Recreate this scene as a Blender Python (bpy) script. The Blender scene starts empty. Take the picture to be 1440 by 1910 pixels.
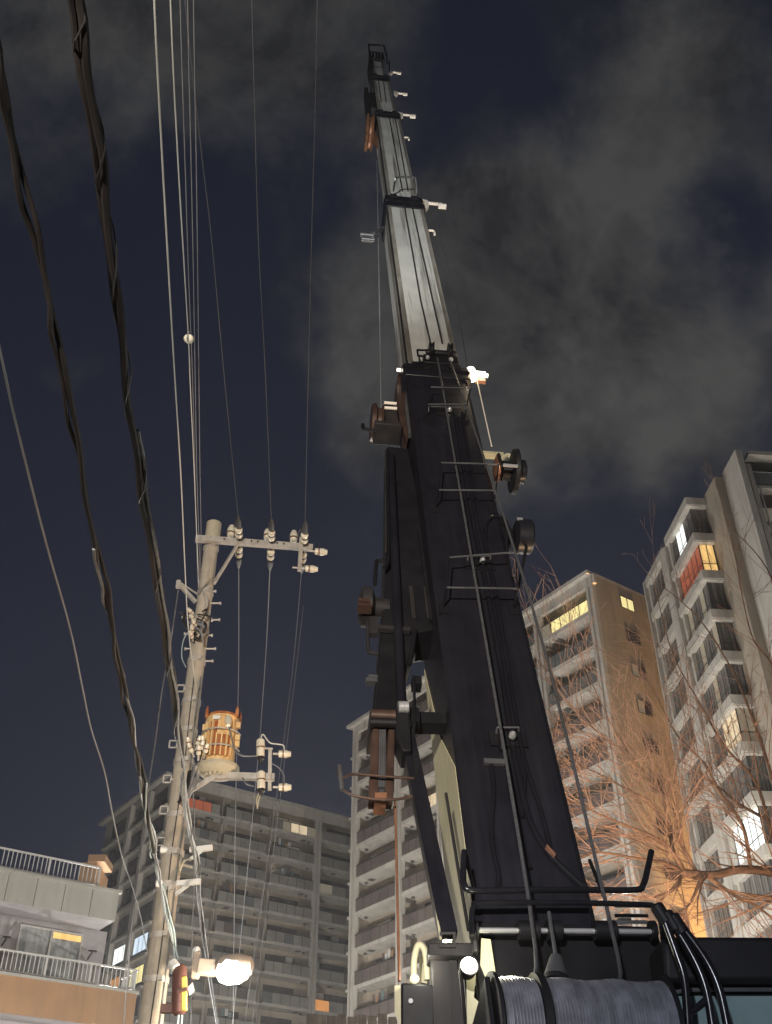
import bpy, math, random
from mathutils import Vector, Matrix
V = Vector
random.seed(7)
scene = bpy.context.scene
col = scene.collection

# ------------------------------------------------------------------ camera
PITCH = math.radians(37.4); FPX = 1913.0
CT, ST = math.cos(PITCH), math.sin(PITCH)
CAM = V((0, 0, 1.6))
cd = bpy.data.cameras.new('camera'); cam = bpy.data.objects.new('camera', cd); col.objects.link(cam)
cam.location = CAM; cam.rotation_euler = (math.pi/2 + PITCH, 0, 0)
cd.sensor_fit = 'VERTICAL'; cd.sensor_height = 24; cd.lens = 24*FPX/1910
cd.clip_start = 0.05; cd.clip_end = 3000
scene.camera = cam

# ------------------------------------------------------------------ exposure, world, lights
EX = 8.0                                     # 2**3: night exposure
vs = scene.view_settings
vs.view_transform = 'Standard'; vs.look = 'None'; vs.exposure = 3; vs.gamma = 1
scene.cycles.use_denoising = True
scene.cycles.max_bounces = 5; scene.cycles.diffuse_bounces = 2; scene.cycles.glossy_bounces = 3
scene.cycles.transmission_bounces = 4; scene.cycles.transparent_max_bounces = 8
scene.cycles.caustics_reflective = False; scene.cycles.caustics_refractive = False
scene.cycles.sample_clamp_indirect = 2.0

def ray(px, py):                              # world direction of a photograph pixel, per metre of depth
    x, y = (px-720)/FPX, (955-py)/FPX
    return V((x, CT-y*ST, y*CT+ST))
def WZ(px, py, Z): return CAM + ray(px, py)*Z          # at a depth
def WY(px, py, y):                                     # on the upright plane y
    r = ray(px, py); return CAM + r*(y/r.y)
def WH(px, py, z):                                     # at a height
    r = ray(px, py); return CAM + r*((z-CAM.z)/r.z)

world = bpy.data.worlds.new('World'); scene.world = world; world.use_nodes = True
nt = world.node_tree; N = nt.nodes; L = nt.links; N.clear()
def nd(t, **k):
    n = N.new(t)
    for a, b in k.items(): setattr(n, a, b)
    return n
def mth(op, a, b=None, c=None, clamp=False):
    n = nd('ShaderNodeMath', operation=op, use_clamp=clamp)
    for i, x in enumerate((a, b, c)):
        if x is None: continue
        if isinstance(x, (int, float)): n.inputs[i].default_value = x
        else: L.new(x, n.inputs[i])
    return n.outputs[0]
tc = nd('ShaderNodeTexCoord')
def wnoise(scale, detail, rough, off, dist=0.0, sc=(1, 1, 1)):
    mp = nd('ShaderNodeMapping'); mp.inputs['Location'].default_value = off; mp.inputs['Scale'].default_value = sc
    L.new(tc.outputs['Generated'], mp.inputs[0])
    t = nd('ShaderNodeTexNoise'); t.inputs['Scale'].default_value = scale; t.inputs['Detail'].default_value = detail
    t.inputs['Roughness'].default_value = rough; t.inputs['Distortion'].default_value = dist
    L.new(mp.outputs[0], t.inputs[0]); return t.outputs[0]
n1 = wnoise(3.0, 7, .52, (3.1, 1.7, .4), .5)
n2 = wnoise(6.5, 8, .62, (1.3, 5.2, 2.2), .2)
n3 = wnoise(6.0, 9, .66, (7.3, 2.2, 9.2), .25)
n4 = wnoise(17.0, 6, .6, (4.1, 8.2, 3.2), .15)
dens = mth('ADD', mth('ADD', mth('MULTIPLY', n1, .46), mth('MULTIPLY', n2, .36)), mth('MULTIPLY', n4, .18))
# where the cloud banks and the clear gaps stand in the night sky
for px, py, rad, amt in ((1060, 640, 15, .13), (1250, 330, 13, .09), (930, 480, 7, .06), (250, 170, 13, .10),
                         (640, 560, 6, .06), (560, 100, 9, .07), (1200, 720, 8, .06), (1100, 60, 10, .05),
                         (200, 760, 15, -.14), (330, 1150, 17, -.16), (1290, 490, 6, -.13), (870, 170, 6, -.10),
                         (450, 330, 7, -.09), (1150, 1000, 7, -.10), (60, 1350, 14, -.1), (1010, 250, 4, -.07)):
    dv = ray(px, py).normalized()
    dp = nd('ShaderNodeVectorMath', operation='DOT_PRODUCT'); L.new(tc.outputs['Generated'], dp.inputs[0]); dp.inputs[1].default_value = dv
    mr = nd('ShaderNodeMapRange', interpolation_type='SMOOTHERSTEP'); L.new(dp.outputs['Value'], mr.inputs[0])
    mr.inputs[1].default_value = math.cos(math.radians(rad)); mr.inputs[2].default_value = 1
    mr.inputs[3].default_value = 0; mr.inputs[4].default_value = amt
    dens = mth('ADD', dens, mr.outputs[0])
mask = nd('ShaderNodeMapRange', interpolation_type='SMOOTHSTEP'); L.new(dens, mask.inputs[0])
mask.inputs[1].default_value = .435; mask.inputs[2].default_value = .635
sep = nd('ShaderNodeSeparateXYZ'); L.new(tc.outputs['Generated'], sep.inputs[0])
glow = nd('ShaderNodeMapRange'); L.new(sep.outputs['Z'], glow.inputs[0])
glow.inputs[1].default_value = .95; glow.inputs[2].default_value = .1; glow.inputs[3].default_value = 0; glow.inputs[4].default_value = 1
def mixc(f, a, b):
    m = nd('ShaderNodeMix', data_type='RGBA')
    if isinstance(f, float): m.inputs[0].default_value = f
    else: L.new(f, m.inputs[0])
    for i, x in ((6, a), (7, b)):
        if isinstance(x, tuple): m.inputs[i].default_value = (*x, 1)
        else: L.new(x, m.inputs[i])
    return m.outputs[2]
clear = mixc(glow.outputs[0], (.0075, .0095, .019), (.021, .024, .042))
cm = nd('ShaderNodeMapRange'); L.new(n3, cm.inputs[0]); cm.inputs[1].default_value = .40; cm.inputs[2].default_value = .62
cloud = mixc(cm.outputs[0], mixc(glow.outputs[0], (.017, .0175, .020), (.030, .030, .034)), mixc(glow.outputs[0], (.046, .0465, .047), (.098, .097, .094)))
skyc = mixc(mask.outputs[0], clear, cloud)
bg = nd('ShaderNodeBackground'); bg.inputs[1].default_value = 1/EX; L.new(skyc, bg.inputs[0])
wo = nd('ShaderNodeOutputWorld'); L.new(bg.outputs[0], wo.inputs[0])

ld = bpy.data.lights.new('moonlight', 'SUN'); ld.energy = .0015; ld.angle = math.radians(20); ld.color = (.8, .88, 1)
lo = bpy.data.objects.new('moonlight', ld); col.objects.link(lo); lo.rotation_euler = (math.radians(40), 0, math.radians(30))

def lamp(kind, loc, power, color, radius=.12, aim=None, cone=60, blend=.5):
    d = bpy.data.lights.new('lamp_light', kind); d.energy = power/EX; d.color = color; d.shadow_soft_size = radius
    o = bpy.data.objects.new('lamp_light', d); col.objects.link(o); o.location = loc
    if kind == 'SPOT':
        d.spot_size = math.radians(cone); d.spot_blend = blend
        o.rotation_euler = (V(aim)-V(loc)).to_track_quat('-Z', 'Y').to_euler()
    return o

# ------------------------------------------------------------------ materials
MATS = {}
def mat(name, c, rough=.7, metal=0., var=.2, scale=3., dirt=None, damt=.5, dscale=(6, 6, .5), drange=(.45, .72), spec=.5, bump=.0, bscale=40., emit=0., emitc=None, trans=0., coat=0.):
    m = bpy.data.materials.new(name); m.use_nodes = True
    t = m.node_tree; n = t.nodes; l = t.links
    p = n['Principled BSDF']
    tcn = n.new('ShaderNodeTexCoord')
    nz = n.new('ShaderNodeTexNoise'); nz.inputs['Scale'].default_value = scale; nz.inputs['Detail'].default_value = 6; nz.inputs['Roughness'].default_value = .6
    l.new(tcn.outputs['Object'], nz.inputs[0])
    mx = n.new('ShaderNodeMix'); mx.data_type = 'RGBA'
    mx.inputs[6].default_value = (*[x*(1-var) for x in c], 1); mx.inputs[7].default_value = (*[min(1, x*(1+var)) for x in c], 1)
    mr = n.new('ShaderNodeMapRange'); mr.inputs[1].default_value = .3; mr.inputs[2].default_value = .7
    l.new(nz.outputs[0], mr.inputs[0]); l.new(mr.outputs[0], mx.inputs[0])
    out = mx.outputs[2]
    if dirt:
        mp = n.new('ShaderNodeMapping'); mp.inputs['Scale'].default_value = dscale
        l.new(tcn.outputs['Object'], mp.inputs[0])
        nz2 = n.new('ShaderNodeTexNoise'); nz2.inputs['Scale'].default_value = 1; nz2.inputs['Detail'].default_value = 8; nz2.inputs['Roughness'].default_value = .65
        l.new(mp.outputs[0], nz2.inputs[0])
        mr2 = n.new('ShaderNodeMapRange'); mr2.inputs[1].default_value = drange[0]; mr2.inputs[2].default_value = drange[1]; mr2.inputs[4].default_value = damt
        l.new(nz2.outputs[0], mr2.inputs[0])
        mx2 = n.new('ShaderNodeMix'); mx2.data_type = 'RGBA'; l.new(mr2.outputs[0], mx2.inputs[0]); l.new(out, mx2.inputs[6])
        mx2.inputs[7].default_value = (*dirt, 1); out = mx2.outputs[2]
    l.new(out, p.inputs['Base Color'])
    rr = n.new('ShaderNodeMapRange'); rr.inputs[3].default_value = max(.03, rough-.12); rr.inputs[4].default_value = min(1, rough+.12)
    l.new(nz.outputs[0], rr.inputs[0]); l.new(rr.outputs[0], p.inputs['Roughness'])
    p.inputs['Metallic'].default_value = metal
    p.inputs['Coat Weight'].default_value = coat; p.inputs['Specular IOR Level'].default_value = spec
    if trans: p.inputs['Transmission Weight'].default_value = trans
    if emit:
        p.inputs['Emission Color'].default_value = (*(emitc or c), 1); p.inputs['Emission Strength'].default_value = emit/EX
    if bump:
        b = n.new('ShaderNodeBump'); b.inputs['Strength'].default_value = bump; b.inputs['Distance'].default_value = .02
        nz3 = n.new('ShaderNodeTexNoise'); nz3.inputs['Scale'].default_value = bscale; nz3.inputs['Detail'].default_value = 4
        l.new(tcn.outputs['Object'], nz3.inputs[0]); l.new(nz3.outputs[0], b.inputs['Height']); l.new(b.outputs[0], p.inputs['Normal'])
    MATS[name] = m; return m
def litmat(name, c, s):                        # a lit room seen through glass or curtain: uneven, with folds
    m = bpy.data.materials.new(name); m.use_nodes = True; t = m.node_tree; n = t.nodes; l = t.links; p = n['Principled BSDF']
    tcn = n.new('ShaderNodeTexCoord'); mp = n.new('ShaderNodeMapping'); mp.inputs['Scale'].default_value = (2.6, 2.6, .45); l.new(tcn.outputs['Object'], mp.inputs[0])
    nz = n.new('ShaderNodeTexNoise'); nz.inputs['Scale'].default_value = 1.6; nz.inputs['Detail'].default_value = 3; l.new(mp.outputs[0], nz.inputs[0])
    mr = n.new('ShaderNodeMapRange'); mr.inputs[1].default_value = .3; mr.inputs[2].default_value = .7; mr.inputs[3].default_value = .72*s/EX; mr.inputs[4].default_value = 1.15*s/EX
    l.new(nz.outputs[0], mr.inputs[0]); l.new(mr.outputs[0], p.inputs['Emission Strength'])
    p.inputs['Base Color'].default_value = (*[x*.5 for x in c], 1); p.inputs['Emission Color'].default_value = (*c, 1); p.inputs['Roughness'].default_value = .25
    MATS[name] = m; return m

mat('asphalt', (.05, .05, .052), .9, bump=.4, bscale=60)
mat('paving', (.2, .19, .18), .9, bump=.3)
mat('road_paint', (.6, .6, .58), .7)
mat('tower_white', (.56, .525, .47), .85, var=.1, scale=.5, dirt=(.24, .22, .19), damt=.55, dscale=(1.2, 1.2, .12), bump=.1, bscale=8)
mat('tower_wall', (.43, .365, .29), .9, var=.12, scale=.4, dirt=(.22, .2, .17), damt=.5, dscale=(1.5, 1.5, .15), bump=.15, bscale=9)
mat('tower_brown', (.22, .165, .13), .9, var=.12, scale=.5, dirt=(.1, .08, .07), damt=.5, dscale=(1.5, 1.5, .15))
mat('annex_grey', (.50, .47, .42), .85, var=.1, scale=.5, dirt=(.2, .19, .17), damt=.5, dscale=(1.3, 1.3, .12))
mat('rail_glass', (.15, .155, .155), .25, var=.25, scale=.6)
mat('rail_brown', (.15, .118, .108), .35, var=.25, scale=.6)
mat('rail_pale', (.30, .285, .255), .6, var=.2, scale=.8)
mat('rail_grey', (.25, .236, .21), .5, var=.2, scale=.6)
mat('curtained_glass', (.21, .195, .18), .22, var=.2, scale=1.5, dirt=(.07, .065, .062), damt=.9, dscale=(7, 7, .15), drange=(.44, .56))
mat('window_glass', (.085, .062, .066), .14, var=.3, scale=1)
mat('dark_frame', (.055, .052, .052), .5)
mat('alu_frame', (.55, .55, .53), .45, var=.08)
mat('hatch', (.12, .11, .1), .8)
litmat('lit_yellow', (1., .86, .38), .95); litmat('lit_warm', (1., .80, .52), .55); litmat('lit_white', (.95, 1., .96), 1.3)
litmat('lit_blue', (.72, .86, 1.), 1.0); litmat('lit_orange', (1., .42, .12), .55); litmat('lit_red', (.85, .22, .11), .22); litmat('lit_dim', (.8, .7, .52), .10)
litmat('lit_orange_bright', (1., .62, .22), .9)
mat('house_panel', (.46, .455, .42), .75, var=.08, scale=.6, dirt=(.28, .28, .24), damt=.5, dscale=(2.5, 2.5, .3), bump=.1, bscale=12)
mat('house_tan', (.42, .255, .145), .85, var=.1, scale=.7, dirt=(.24, .17, .12), damt=.5, dscale=(2, 2, .2), bump=.12, bscale=14)
mat('house_wall', (.42, .40, .41), .85, var=.08, scale=.6, dirt=(.25, .24, .24), damt=.45, dscale=(2, 2, .2))
mat('rail_white', (.62, .62, .6), .5, var=.08, scale=4)
mat('curtain', (.36, .38, .38), .9, var=.25, scale=3, dirt=(.2, .22, .22), damt=.7, dscale=(9, 9, .3))
mat('concrete_pole', (.46, .41, .34), .9, var=.15, scale=6, dirt=(.22, .19, .15), damt=.6, dscale=(10, 10, 1.2), bump=.35, bscale=50)
mat('galvanised', (.52, .49, .45), .55, metal=.2, var=.15, scale=12, dirt=(.26, .2, .15), damt=.5, dscale=(14, 14, 4))
mat('porcelain', (.80, .75, .62), .22, var=.06, scale=8, dirt=(.5, .42, .3), damt=.4, dscale=(14, 14, 8))
mat('rubber', (.022, .02, .02), .5, var=.2)
mat('sleeve_grey', (.045, .045, .05), .6, var=.2)
mat('transformer_paint', (.88, .62, .30), .5, var=.12, scale=5, dirt=(.62, .33, .12), damt=.8, dscale=(14, 14, 1.0), bump=.2, bscale=30)
mat('fin_cream', (.90, .66, .32), .5, var=.15, scale=6, dirt=(.5, .2, .06), damt=.8, dscale=(20, 20, 2))
mat('transformer_rust', (.36, .10, .03), .8, var=.35, scale=9, dirt=(.70, .45, .2), damt=.5, dscale=(10, 10, 4))
mat('transformer_base', (.55, .50, .38), .7, var=.2, scale=8, dirt=(.28, .2, .12), damt=.6, dscale=(8, 8, 8))
mat('wire_pale', (.62, .62, .58), .5, var=.1)
mat('wire_grey', (.22, .22, .23), .6, var=.15)
mat('wire_dim', (.05, .05, .058), .6, var=.15)
mat('cable_brown', (.014, .0095, .0085), .75, var=.3, scale=9)
mat('cable_sheath', (.19, .195, .20), .5, var=.35, scale=7, dirt=(.06, .05, .045), damt=.8, dscale=(9, 9, 5))
mat('cable_blue', (.36, .44, .46), .5, var=.2, scale=9)
mat('box_brown', (.13, .055, .045), .55, var=.15)
mat('paint_and_lit_yellow', (.85, .62, .12), .5, var=.1)  # yellow paint; on the cable closure it stands for lamplight
mat('label_white', (.8, .8, .78), .5, var=.05)
mat('lamp_housing', (.40, .33, .28), .6, var=.1)
mat('lamp_and_bracket_glow', (1, 1, 1), .5, var=0, emit=5, emitc=(1., .96, .78))  # work light and marker lamp, also the glare of the spotlit bracket
mat('led_glow', (1, 1, 1), .5, var=0, emit=5, emitc=(1., .98, .86))
mat('sodium_glow', (1, .6, .2), .5, var=0, emit=12, emitc=(1., .55, .18))
mat('crane_black', (.0095, .009, .013), .4, var=.3, scale=2.5, spec=.35, dirt=(.021, .020, .025), damt=.6, dscale=(7, 7, .35), bump=.05, bscale=20)
mat('crane_dark', (.009, .0085, .0105), .55, spec=.25, var=.3, scale=4)
mat('crane_charcoal', (.022, .020, .021), .6, spec=.25, var=.35, scale=4, dirt=(.045, .038, .036), damt=.6, dscale=(8, 8, .6))  # dark grey machine paint with slightly paler dirt
mat('boom_grey', (.51, .505, .475), .5, var=.14, scale=1.4, dirt=(.12, .11, .095), damt=.85, dscale=(9, 9, .22), drange=(.5, .62), bump=.05, bscale=15)
mat('boom_edge', (.22, .205, .175), .55, var=.3, scale=2, dirt=(.07, .06, .05), damt=.9, dscale=(12, 12, .3))
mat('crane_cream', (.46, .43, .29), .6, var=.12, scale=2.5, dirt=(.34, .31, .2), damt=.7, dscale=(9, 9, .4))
mat('copper_and_lit_orange', (.30, .145, .085), .42, metal=.35, var=.3, scale=5, dirt=(.1, .055, .04), damt=.7, dscale=(6, 6, 2))  # copper brown; also stands for orange light on rope and sheave
mat('chrome', (.75, .75, .76), .3, metal=.7, var=.05)
mat('crane_gloss', (.010, .0095, .012), .22, var=.2, scale=4)
mat('crane_rust', (.085, .048, .036), .4, metal=.3, var=.35, scale=5, dirt=(.03, .02, .018), damt=.7, dscale=(6, 6, 2))
mat('steel_grey', (.16, .16, .17), .4, metal=.6, var=.2, scale=6)
mat('rope', (.12, .118, .125), .45, metal=.5, var=.25, scale=30)
mat('rope_drum', (.27, .27, .31), .42, metal=.45, var=.3, scale=9, dirt=(.09, .09, .1), damt=.7, dscale=(20, 3, 3))
mat('bracket_white', (.85, .76, .66), .5, var=.08)
mat('cab_teal', (.16, .23, .235), .3, var=.15, scale=2)
mat('bark', (.30, .19, .135), .85, var=.3, scale=8, dirt=(.13, .085, .06), damt=.6, dscale=(10, 10, 10), bump=.6, bscale=30)
mat('twig', (.42, .27, .20), .8, var=.3, scale=5)
mat('plant_panel', (.3, .27, .24), .8, var=.3, scale=3, dirt=(.12, .1, .1), damt=.8, dscale=(5, 5, .4))

# ------------------------------------------------------------------ mesh helpers
ROOT = {}
def perp(a):
    a = a.normalized(); r = V((0, 0, 1)) if abs(a.z) < .9 else V((1, 0, 0))
    x = a.cross(r).normalized(); return x, a.cross(x).normalized()
class MB:
    def __init__(s): s.v = []; s.f = []
    def add(s, vs_, fs):
        o = len(s.v); s.v += [V(p) for p in vs_]; s.f += [tuple(i+o for i in f) for f in fs]; return s
    def ob(s, o, a, b, c):                      # box: corner and three edges
        o, a, b, c = V(o), V(a), V(b), V(c)
        if a.cross(b).dot(c) < 0: a, b = b, a
        return s.add([o, o+a, o+a+b, o+b, o+c, o+a+c, o+a+b+c, o+b+c],
                     [(3, 2, 1, 0), (4, 5, 6, 7), (0, 1, 5, 4), (1, 2, 6, 5), (2, 3, 7, 6), (3, 0, 4, 7)])
    def box(s, c, a, b, d):                     # centre and three full edges
        c, a, b, d = V(c), V(a), V(b), V(d); return s.ob(c-(a+b+d)/2, a, b, d)
    def bx(s, c, x, y, z): return s.box(c, (x, 0, 0), (0, y, 0), (0, 0, z))
    def bar(s, p, q, w, t=None, up=(0, 0, 1)):
        p, q = V(p), V(q); d = q-p; up = V(up)
        x = d.cross(up)
        if x.length < 1e-4: x = d.cross(V((0, 1, 0)))
        x.normalize(); y = x.cross(d).normalized(); t = w if t is None else t
        return s.ob(p-x*w/2-y*t/2, x*w, y*t, d)
    def tube(s, pts, r, n=8, cap=True):
        pts = [V(p) for p in pts]; m = len(pts); rs = r if isinstance(r, (list, tuple)) else [r]*m
        o = len(s.v); px = None
        for i, p in enumerate(pts):
            t = (pts[min(i+1, m-1)]-pts[max(i-1, 0)]).normalized()
            if px is None: px, _ = perp(t)
            px = (px - t*px.dot(t))
            if px.length < 1e-5: px, _ = perp(t)
            px.normalize(); py = t.cross(px)
            for k in range(n):
                a = 2*math.pi*k/n; s.v.append(p+(px*math.cos(a)+py*math.sin(a))*rs[i])
        for i in range(m-1):
            for k in range(n):
                k2 = (k+1) % n; s.f.append((o+i*n+k, o+i*n+k2, o+(i+1)*n+k2, o+(i+1)*n+k))
        if cap:
            s.f.append(tuple(o+k for k in reversed(range(n)))); s.f.append(tuple(o+(m-1)*n+k for k in range(n)))
        return s
    def lathe(s, p, axis, prof, n=16):          # prof: (distance along the axis, radius)
        p = V(p); a = V(axis).normalized(); x, y = perp(a); o = len(s.v)
        for h, r in prof:
            for k in range(n):
                an = 2*math.pi*k/n; s.v.append(p+a*h+(x*math.cos(an)+y*math.sin(an))*max(r, 1e-4))
        for i in range(len(prof)-1):
            for k in range(n):
                k2 = (k+1) % n; s.f.append((o+i*n+k, o+i*n+k2, o+(i+1)*n+k2, o+(i+1)*n+k))
        s.f.append(tuple(o+k for k in reversed(range(n)))); s.f.append(tuple(o+(len(prof)-1)*n+k for k in range(n)))
        return s
    def prism(s, poly, vec):
        poly = [V(p) for p in poly]; vec = V(vec); n = len(poly); o = len(s.v)
        nn = V((0, 0, 0))
        for i in range(n): nn += (poly[i]).cross(poly[(i+1) % n])
        if nn.dot(vec) > 0: poly.reverse()
        s.v += poly + [p+vec for p in poly]
        s.f.append(tuple(range(o, o+n))); s.f.append(tuple(reversed(range(o+n, o+2*n))))
        for i in range(n):
            j = (i+1) % n; s.f.append((o+j, o+i, o+n+i, o+n+j))
        return s
    def loft(s, a, b):                          # two rings of equal count
        n = len(a); o = len(s.v); s.v += [V(p) for p in a] + [V(p) for p in b]
        s.f.append(tuple(reversed(range(o, o+n)))); s.f.append(tuple(range(o+n, o+2*n)))
        for i in range(n):
            j = (i+1) % n; s.f.append((o+i, o+j, o+n+j, o+n+i))
        return s
def base_of(o):
    while o is not None and o.name not in ROOT: o = o.parent
    return ROOT[o.name] if o is not None else V((0, 0, 0))
def mkmesh(mb, name, m, base, smooth=True):
    me = bpy.data.meshes.new(name); me.from_pydata([tuple(p-base) for p in mb.v], [], mb.f)
    me.materials.append(MATS[m]); me.validate(); me.update()
    if smooth:
        me.shade_smooth()
        try: me.set_sharp_from_angle(angle=math.radians(38))
        except Exception: me.shade_flat()
    return me
def thing(name, label, cat, loc, group=None):
    o = bpy.data.objects.new(name, None); col.objects.link(o); o.location = loc; o.empty_display_size = .2
    o['label'] = label; o['category'] = cat
    if group: o['group'] = group
    ROOT[o.name] = V(loc); return o
def part(parent, name, mb, m, frame=None, label=None, bevel=0):
    b = base_of(parent)
    if frame is None: me = mkmesh(mb, name, m, b)
    else: me = mkmesh(mb, name, m, V((0, 0, 0)))
    o = bpy.data.objects.new(name, me); col.objects.link(o); o.parent = parent
    if frame is not None:
        if parent.name in ROOT: o.matrix_local = Matrix.Translation(-b) @ frame
        else: o.matrix_local = Matrix.Identity(4)          # parent part already carries the frame
    if label: o['label'] = label
    if bevel:
        md = o.modifiers.new('bevel', 'BEVEL'); md.width = bevel; md.segments = 2; md.limit_method = 'ANGLE'
    return o
def single(name, mb, m, label, cat, loc, group=None):
    me = mkmesh(mb, name, m, V(loc)); o = bpy.data.objects.new(name, me); col.objects.link(o); o.location = loc
    o['label'] = label; o['category'] = cat
    if group: o['group'] = group
    ROOT[o.name] = V(loc); return o
def struct(name, mb, m):
    me = mkmesh(mb, name, m, V((0, 0, 0))); o = bpy.data.objects.new(name, me); col.objects.link(o); o['kind'] = 'structure'; return o
def smooth(pts, k=6):                            # Catmull-Rom through the points
    pts = [V(p) for p in pts]; out = []
    for i in range(len(pts)-1):
        p0 = pts[max(i-1, 0)]; p1 = pts[i]; p2 = pts[i+1]; p3 = pts[min(i+2, len(pts)-1)]
        for j in range(k):
            t = j/k; t2 = t*t; t3 = t2*t
            out.append(.5*((2*p1)+(p2-p0)*t+(2*p0-5*p1+4*p2-p3)*t2+(3*p1-p0-3*p2+p3)*t3))
    out.append(pts[-1]); return out

# ------------------------------------------------------------------ ground
struct('ground', MB().add([(-700, -700, -.01), (700, -700, -.01), (700, 700, -.01), (-700, 700, -.01)], [(0, 1, 2, 3)]), 'paving')
dS = V((-.13, .99, 0)).normalized(); rS = V((dS.y, -dS.x, 0))
rd = MB(); rd.add([V((1.6, 0, 0))-dS*80-rS*3.6, V((1.6, 0, 0))-dS*80+rS*3.6, V((1.6, 0, 0))+dS*46+rS*3.6, V((1.6, 0, 0))+dS*46-rS*3.6], [(0, 1, 2, 3)])
struct('road', rd, 'asphalt')
for sd in (-1, 1):
    struct('kerb', MB().ob(V((1.6, 0, -.009))-dS*80+rS*sd*3.75-rS*.08, rS*.16, dS*126, (0, 0, .13)), 'paving')
    struct('road_line', MB().ob(V((1.6, 0, .0))-dS*80+rS*sd*3.2-rS*.06, rS*.12, dS*126, (0, 0, .004)), 'road_paint')

# ------------------------------------------------------------------ apartment towers
ZV = V((0, 0, 1))
eU = V((-.578, .816, 0)).normalized(); eV = V((.816, .578, 0)).normalized()
rvar = random.Random(5)
def tower(name, label, O, U, I, length, cols, depth, ztop, nfl, fh, nvis, wallm, endm, whitem, glass, lit, over=.55, npan=5, balc=1.7, thin=()):
    O = V(O); root = thing(name, label, 'apartment tower', O)
    P = lambda s, t, z: O+U*s+I*t+ZV*z
    part(root, 'wall', MB().ob(P(.3, balc, 0), U*(length-.6), I*(depth-balc), ZV*(ztop-.3)), wallm)
    for s0 in (0, length-.3):
        part(root, 'end_wall', MB().ob(P(s0, .25, 0), U*.3, I*(depth-.25+.02), ZV*(ztop-.3)), endm)
    part(root, 'roof_slab', MB().ob(P(.004, -over, ztop-.3), U*(length+over), I*(depth+over+.3), ZV*.3), whitem)
    part(root, 'roof_fascia', MB().ob(P(-.2, -.1, ztop-1.1), U*(length+.2), I*.3, ZV*.8), whitem)
    for ci, c in enumerate(cols):
        m = MB()
        if ci in thin:
            part(root, 'downpipe', m.tube([P(c, .1, 0), P(c, .1, ztop-.3)], .06, 8), 'rail_grey'); continue
        for w in (-.36, .12): m.ob(P(c+w, -.16, 0), U*.26, I*.5, ZV*(ztop-.3))
        m.ob(P(c-.1, .02, 0), U*.22, I*.3, ZV*(ztop-.3))
        part(root, 'column', m, whitem)
    edges = [(cols[i]+.38, cols[i+1]-.38) for i in range(len(cols)-1)]
    for k in range(nfl):
        z = ztop-3.25-k*fh
        if z < 1: break
        for b, (s0, s1) in enumerate(edges):
            last = b == len(edges)-1
            m = MB().ob(P(s0-.4 if b else s0, -.03, z-.2), U*((s1+(over+.75 if last else .4))-(s0-.4 if b else s0)), I*(balc+.04), ZV*.2)
            m.ob(P(s0, -.05, z), U*(s1-s0), I*.16, ZV*.1)
            sl = part(root, 'balcony', m, whitem)
            w = (s1-s0)/npan
            for j in range(npan if k < nvis else 1):
                ww = w if k < nvis else s1-s0
                mm = lit.get((k, b, j), lit.get((k, b), glass))
                if mm == 'rail_grey' and rvar.random() < .25: mm = rvar.choice(('rail_pale', 'rail_brown', 'rail_glass'))
                pn = part(sl, 'balcony_panel', MB().ob(P(s0+j*ww+.03, .0, z+.12), U*(ww-.06), I*.03, ZV*1.0), mm)
                if k < nvis and j: part(sl, 'rail_post', MB().ob(P(s0+j*ww-.032, -.012, z+.1), U*.064, I*.055, ZV*1.04), 'dark_frame')
            if k < nvis:
                part(sl, 'handrail', MB().ob(P(s0, -.02, z+1.14), U*(s1-s0), I*.07, ZV*.05), 'dark_frame')
                f = part(sl, 'window', MB().ob(P(s0+.9, balc-.06, z+.05), U*(s1-s0-1.8), I*.05, ZV*2.15), 'dark_frame')
                for j in (0, 1):
                    mm = lit.get((k, b, 'w'), rvar.choice(('window_glass', 'curtained_glass', 'curtained_glass', 'lit_dim' if rvar.random() < .35 else 'window_glass')))
                    part(sl, 'window_pane', MB().ob(P(s0+.98+j*(s1-s0-1.8)/2, balc-.085, z+.13), U*((s1-s0-1.8)/2-.16), I*.02, ZV*1.98), mm)
                if (k+b) % 2 == 0:
                    part(sl, 'soffit_hatch', MB().ob(P(s0+(s1-s0)*(.22 if k % 2 else .75), .55, z-.225), U*.62, I*.6, ZV*.03), 'hatch')
                if rvar.random() < .45:
                    u = s0+rvar.uniform(.2, s1-s0-1.1)
                    part(sl, 'air_conditioner', MB().ob(P(u, balc-.5, z+1.5 if rvar.random() < .4 else z+.02), U*.8, I*.3, ZV*.6), 'rail_white')
                if rvar.random() < .3:                  # washing hung under the slab above
                    u = s0+rvar.uniform(.4, s1-s0-2.2)
                    for q in range(rvar.randint(2, 5)):
                        part(sl, 'washing', MB().ob(P(u+q*.42, .5, z+1.35+rvar.uniform(0, .2)), U*.34, I*.03, ZV*rvar.uniform(.45, .8)), rvar.choice(('rail_white', 'house_tan', 'curtain', 'rail_brown', 'cab_teal')))
                part(sl, 'drain_box', MB().ob(P(s1-.5, .7, z-.38), U*.2, I*.25, ZV*.2), 'hatch')
    return root, P

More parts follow.
